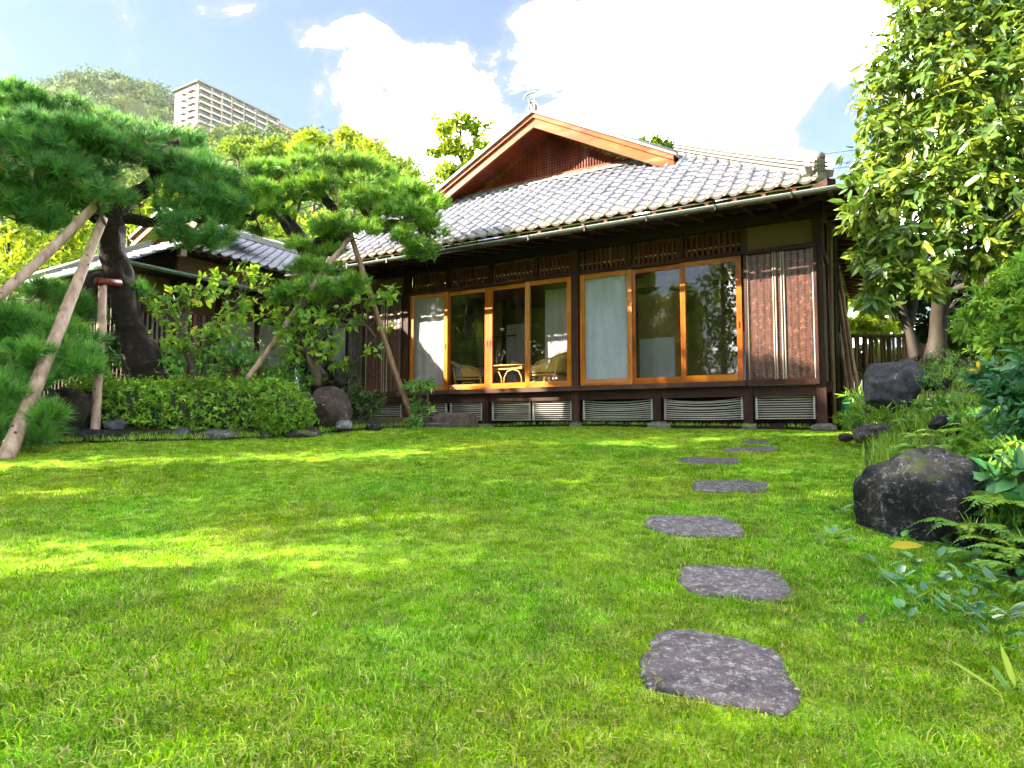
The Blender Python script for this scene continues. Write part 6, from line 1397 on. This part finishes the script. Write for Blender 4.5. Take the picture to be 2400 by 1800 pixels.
# ------------------------------------------------------------------ bamboo fence, poles, bucket
fence = empty('bamboo_fence', (5.9, 11.6, .2), 0, 'old brown bamboo fence behind the broadleaf tree', 'fence')
fm = MB().tube([(0, 0, 0), (0, 0, 1.40)], .024, 7).mesh('fence_bamboo', True); fm.materials.append(M['bamboo_old'])
for i in range(96):
    o = link_mesh('fence_bamboo', fm, None, fence); o.location = (i * .043 + random.uniform(-.006, .006), random.uniform(-.01, .01), random.uniform(-.03, .03)); o.rotation_euler = (random.uniform(-.02, .02), random.uniform(-.025, .025), random.uniform(0, 6)); s = random.uniform(.75, 1.15); o.scale = (s, s, 1)
for z, r0 in ((1.40, .035), (.80, .022), (.25, .022)): MB().tube([(-.05, -.04, z), (2.0, -.04, z + .01), (4.2, -.04, z)], r0, 8).build('fence_rail', M['bamboo_old'], fence, True)
for x in (.0, 1.4, 2.8, 4.15): MB().tube([(x, .06, -.3), (x, .06, 1.46)], .05, 9).build('fence_post', M['dark_z'], fence, True)
for k, (x0, y0, x1, z1, rr, lab) in enumerate([(3.98, 1.15, 3.78, 2.05, .030, 'thickest leaning bamboo pole, nearest the wall'), (4.06, 1.10, 3.80, 2.35, .026, 'tallest leaning bamboo pole beside the green bucket'), (4.12, 1.30, 3.82, 1.70, .024, 'shorter dark bamboo pole leaning behind the others'), (3.90, 1.45, 3.76, 1.45, .030, 'shortest brown pole leaning low against the wall')]):
    a, b = HP(x0, y0, .05), HP(x1, y0 + .25, z1)
    o = MB().tube([a - a, (b - a) * .33, (b - a) * .66, b - a], rr, 9).build('bamboo_pole', M['bamboo_tan' if k < 2 else 'bamboo_old'], None, True); o.location = a; tag(o, lab, 'bamboo pole', 'bamboo poles leaning on the side wall')
    for q in range(5):
        c = (b - a) * (.12 + q * .19); MB().tube([c - (b - a).normalized() * .006, c + (b - a).normalized() * .006], rr * 1.12, 9).build('node_ring', M['bamboo_old'], o, True)
bx = W(1992, 955, 9.2); bk = empty('bucket', (bx.x, bx.y, -.02), 0, 'teal plastic tub beside the house corner', 'bucket')
MB().tube([(0, 0, 0), (0, 0, .02), (0, 0, .38), (0, 0, .45), (0, 0, .451), (0, 0, .06)], [.15, .155, .19, .20, .185, .14], 26).build('tub', M['bucket'], bk, True)
MB().tube([(.205 * cos(a), .205 * sin(a), .445) for a in np.linspace(0, 2 * pi, 27)], .012, 6, False).build('rim', M['bucket'], bk, True)

# ------------------------------------------------------------------ trees behind
def tree(name, label, lobes, m, ncl, per, L, trunk, seed, group=None, Wf=.55, nl=60, shell=.3, rad=.05, T=T_FOLD):
    return shrub(name, label, 'tree', lobes, M[m], ncl, per, L, L * Wf, seed, T, .15, roots=trunk, nl=nl, group=group, rad=rad, shell=shell, bark='bark_smooth')
def ptrunk(u, v0, v1, y, rp=6, du=0): return [px_stem([(u, v0, y, rp), (u + du * .4, v0 * .5 + v1 * .5, y, rp * .75), (u + du, v1, y, rp * .45)])]
tree('gable_tree', 'airy sunlit tree standing behind the left slope of the gable', [px_lobe(1078, 285, 24, 32, 1.2, .7), px_lobe(1040, 305, 24, 24), px_lobe(1115, 300, 24, 26), px_lobe(1125, 335, 24, 24), px_lobe(1060, 335, 24, 32), px_lobe(1095, 360, 24, 28), px_lobe(1040, 350, 24, 20), px_lobe(1015, 357, 24, 16, 1.3, .5), px_lobe(1146, 296, 24, 10), px_lobe(1025, 276, 24, 9), px_lobe(1055, 395, 24, 26), px_lobe(1035, 410, 24, 26), px_lobe(1090, 400, 24, 20)], 'leaf_far', 560, 7, .17,
     [px_stem([(1050, 620, 24, 9), (1075, 450, 24, 7), (1083, 390, 24, 5), (1080, 330, 24, 3), (1078, 290, 24, 2)]), px_stem([(1083, 390, 24, 4), (1110, 350, 24, 3), (1120, 310, 24, 2)]), px_stem([(1080, 370, 24, 4), (1050, 340, 24, 3), (1030, 320, 24, 2)])], 501, nl=120, rad=.04, shell=.25)
tree('roof_tree', 'small tree crowns showing over the right slope of the gable', [px_lobe(1535, 335, 27, 22, 1.1, .7), px_lobe(1560, 345, 27, 20), px_lobe(1505, 330, 27, 10), px_lobe(1598, 355, 27, 20, 1.1, .7), px_lobe(1575, 370, 27, 22)], 'leaf_back', 230, 7, .2, ptrunk(1560, 620, 350, 27, 6), 502)
for k, (u, v, y, r0, mt, lab) in enumerate([(735, 335, 52, 55, 'leaf_far', 'sunny tree crown directly above the leaning pine'), (815, 325, 56, 50, 'leaf_far', 'topmost yellow green crown left of the gable tree'), (880, 345, 54, 45, 'leaf_far', 'yellow green crown on the slope towards the gable'), (925, 385, 50, 40, 'leaf_back', 'blue green crown where the slope meets the pine tip'), (960, 415, 46, 32, 'leaf_back', 'lowest dark crown just left of the gable eave'), (830, 395, 44, 55, 'leaf_back', 'shaded crown behind the leaning pine'), (640, 350, 54, 50, 'leaf_back', 'dark crown left of the leaning pine top'), (560, 345, 58, 50, 'leaf_back', 'dark rounded crown below the hotel'), (985, 440, 30, 26, 'leaf_far', 'bright yellow crown touching the roof edge'), (700, 430, 40, 60, 'leaf_far', 'bright foliage seen through the leaning pine')]):
    r = np.random.RandomState(520 + k); lobes = [px_lobe(u, v, y, r0 * .7, 1, .8)] + [px_lobe(u + r.uniform(-.7, .7) * r0, v + r.uniform(-.3, .7) * r0, y + r.uniform(-1, 1), r0 * r.uniform(.35, .55), 1, .75) for _ in range(7)]
    tree('hillside_tree', lab, lobes, mt, 420, 6, r0 * y / FPX * .17, ptrunk(u, v + r0 * 3.2, v, y, 5), 540 + k, 'trees on the slope behind the house', nl=20, shell=.55, rad=.08)
for k, (lb, lab) in enumerate([([(20, 560, 19, 75), (90, 520, 19, 60), (60, 620, 18, 55), (0, 640, 18, 50)], 'yellow leaved tree behind the wing at the far left'), ([(150, 560, 21, 60), (190, 600, 21, 50), (120, 620, 20, 50), (200, 530, 21, 45)], 'yellow green tree behind the wing between the props'), ([(300, 490, 24, 50), (360, 470, 24, 50), (410, 450, 25, 45), (330, 540, 24, 40), (440, 500, 25, 40)], 'bright tree behind the wing seen through the pine fork'), ([(600, 500, 26, 45), (660, 520, 26, 40), (700, 540, 27, 40), (560, 480, 26, 40), (760, 520, 28, 45)], 'bright tree rising over the ridge of the wing')]):
    tree('backlit_tree', lab, [px_lobe(u, v, y, r0, 1, .9) for u, v, y, r0 in lb], 'leaf_far', 420, 6, .16, ptrunk(lb[0][0], lb[0][1] + 280, lb[0][1], lb[0][2], 6), 560 + k, 'trees behind the wing', nl=30, shell=.3)
tree('backlit_tree', 'sunny yellow shrub beyond the bamboo fence', [px_lobe(2030, 850, 15, 45, 1.2, 1.0), px_lobe(2110, 850, 15, 45, 1.2, 1.0), px_lobe(2190, 840, 15, 45, 1.2, 1.0), px_lobe(2270, 830, 15, 50, 1.2, 1.0), px_lobe(2010, 765, 16, 30, 1.3, .7), px_lobe(2060, 770, 16, 32, 1.2, .7), px_lobe(2110, 755, 16, 30), px_lobe(2040, 740, 17, 30), px_lobe(2010, 690, 19, 40), px_lobe(2070, 680, 19, 40)], 'leaf_far', 1500, 6, .15, ptrunk(2050, 950, 780, 16, 4), 575, nl=20)
for k, (x, y, r0, h) in enumerate([(8.6, 10.5, 1.5, 3.2), (10.5, 8.0, 1.8, 4.2), (9.5, 5.0, 1.7, 3.4)]):
    z = gz(x, y); tree('bank_tree', ('dense evergreen closing the garden behind the fence', 'tall evergreen on top of the bank outside the frame', 'evergreen on the bank beside the camera')[k], [((x, y, z + h), (r0, r0, r0), 1), ((x + .6, y - .7, z + h * .6), (r0, r0, r0 * .8), 1), ((x - .5, y + .6, z + h * .45), (r0, r0, r0 * .7), 1)], 'leaf_back', 520, 7, .13, [[(x, y, z - .2, .12), (x + .05, y, z + h * .5, .09), (x, y, z + h, .04)]], 580 + k, 'evergreens closing the garden on the right', nl=30, T=T_OVAL, Wf=.42)

# ------------------------------------------------------------------ the garden's left side, outside the frame: trees placed and shaped to shade the lawn in streaks, and a neighbouring house
# (x, y, height, half width along the border, clear stem height)
shade = [(-10.4, 9.2, 5.4, 1.0, .6, 'unseen shade evergreen closest to the wing on the left border'), (-10.7, 6.80, 8.3, 1.45, .5, 'unseen broad shade evergreen, second along the left border'), (-10.8, 4.45, 9.2, .66, .5, 'unseen slim tall shade evergreen, tallest of the left border'),
         (-10.8, 2.95, 9.0, .74, .5, 'unseen slim shade evergreen in the middle of the left border'), (-10.9, .55, 8.6, 1.05, .5, 'unseen shade evergreen level with the camera on the left border'), (-11.0, -1.4, 8.0, 1.1, .5, 'unseen shade evergreen just behind the camera on the left border'), (-10.6, -3.6, 7.0, 1.2, .5, 'last unseen shade evergreen of the left border')]
for k, (x, y, h, ry, z1, lab) in enumerate(shade):
    z = float(lawn_z(x, y)); r = np.random.RandomState(600 + k); lobes = []; zc = z + z1 + .4
    while zc < z + h - .3:
        q = ry * (1.0 if zc < z + h * .8 else .7); lobes.append(((x + .15 * r.normal(), y + .05 * r.normal(), zc), (.55, q, .75), 1)); zc += .55
    for yy_, za, zb_ in {1: ((5.22, 5.0, 5.3), (5.22, 6.2, 8.0)), 2: ((3.74, 3.7, 8.6),), 3: ((2.05, 4.3, 8.4), (1.75, 4.5, 8.4))}.get(k, ()):  # extra lobes added to close gaps, leaving only chosen sun streaks on the lawn
        q_ = za
        while q_ < zb_: lobes.append(((x, yy_, q_), (.5, .24, .4), .6)); q_ += .4
    tree('garden_tree', lab, lobes, 'leaf_back', int(1500 + 1300 * ry), 6, .17, [[(x, y, z - .1, .14), (x, y, z + h * .5, .10), (x, y, z + h, .03)]], 620 + k, 'unseen evergreens shading the lawn from the left border', nl=24, T=T_FOLD, Wf=.62, rad=.03)
for k, (x, y, h, r0, lab) in enumerate([(-6.6, -1.6, 8.8, 1.25, 'tall evergreen behind the camera seen in the right glass door'), (-4.3, -5.0, 9.5, 1.7, 'tall evergreen behind the camera, right of the white house')]):
    z = float(lawn_z(x, y)); r = np.random.RandomState(680 + k); lobes = [((x + .25 * r.normal(), y + .25 * r.normal(), z + .8 + j * .75), (r0 * (1 - .05 * j), r0 * (1 - .05 * j), .8), 1) for j in range(int((h - .8) / .75))]
    tree('garden_tree', lab, lobes, 'leaf_back', 900, 6, .15, [[(x, y, z - .1, .16), (x, y, z + h * .5, .10), (x, y, z + h, .03)]], 690 + k, 'evergreens behind the camera', nl=24, T=T_OVAL, Wf=.5, rad=.03)
nh = empty('neighbour_house', HP(-7.4, -22.5, -1.0), -HA, 'white neighbouring house with an outside stair behind the garden', 'house')
def nb(name, mb, m): return mb.build(name, M[m], nh)
nb('wall', MB().box(-4, 3, -5, 0, 0, 7.2), 'white_plaster'); nb('roof_slab', MB().box(-4.4, 3.4, -5.4, .5, 7.2, 7.45), 'hotel_roof')
for z in (1.2, 4.2):
    for x in (-3.2, -.8, 1.4): 
        w = nb('window', MB().box(x, x + 1.3, .003, .05, z, z + 1.5), 'hotel_glass'); MB().box(x + .62, x + .68, .055, .075, z, z + 1.5).build('window_mullion', M['white_paint'], w)
nb('landing', MB().box(-1.2, 3.6, .06, 1.6, 3.25, 3.45), 'white_plaster'); nb('parapet', MB().box(-1.2, 3.6, 1.52, 1.62, 3.46, 4.0), 'white_plaster')
nb('stair_flank', MB().prism([(-5.4, 1.55, .2), (-1.21, 1.55, 3.25), (-1.21, 1.55, 4.0), (-5.4, 1.55, .9)], (0, .1, 0)), 'white_plaster')
for i in range(20): nb('railing_bar', MB().box(-1.15 + i * .24, -1.12 + i * .24, 1.55, 1.58, 4.0, 4.75), 'white_paint')
nb('handrail', MB().box(-1.2, 3.6, 1.53, 1.60, 4.752, 4.80), 'white_paint')
for i in range(12): nb('stair_step', MB().box(-5.2 + i * .34, -4.86 + i * .34, .07, 1.5, .1 + i * .255, .35 + i * .255), 'white_plaster')
for k, (x, y, h, r0) in enumerate([(-7.0, -6.8, 2.0, 1.0), (-2.0, -8.5, 3.6, 1.3), (.6, -9.0, 3.4, 1.2), (-9.4, -7.0, 3.0, 1.2)]):
    z = float(lawn_z(x, y)); tree('rear_shrub', ('round evergreen behind the camera near the white house', 'evergreen behind the camera, centre of the rear border', 'evergreen behind the camera, right of the rear border', 'taller evergreen at the rear left corner')[k], [((x, y, z + h * .75), (r0, r0, h * .3), 1), ((x + .4, y + .3, z + h * .4), (r0 * 1.1, r0 * 1.1, h * .32), 1)], 'leaf_back', 420, 6, .12, [[(x, y, z - .1, .10), (x, y, z + h * .5, .07), (x, y, z + h * .9, .03)]], 660 + k, 'evergreens along the rear border', nl=24, T=T_OVAL, Wf=.45)
# ------------------------------------------------------------------ the air: far hill and hotel fade a little
def build_haze():
    m = D.materials.new('pale air'); m.use_nodes = True; nt = m.node_tree; nt.nodes.clear()
    out = nt.nodes.new('ShaderNodeOutputMaterial'); v = nt.nodes.new('ShaderNodeVolumePrincipled')
    v.inputs['Color'].default_value = (0.92, 0.95, 1.0, 1); v.inputs['Density'].default_value = 0.00006; v.inputs['Anisotropy'].default_value = 0.2
    nt.links.new(v.outputs[0], out.inputs['Volume'])
    o = MB().box(-620, 620, -620, 620, -2.2, 262).build('haze', m); tag(o, 'thin pale haze over the far hill and hotel', 'haze', kind='stuff')
build_haze()
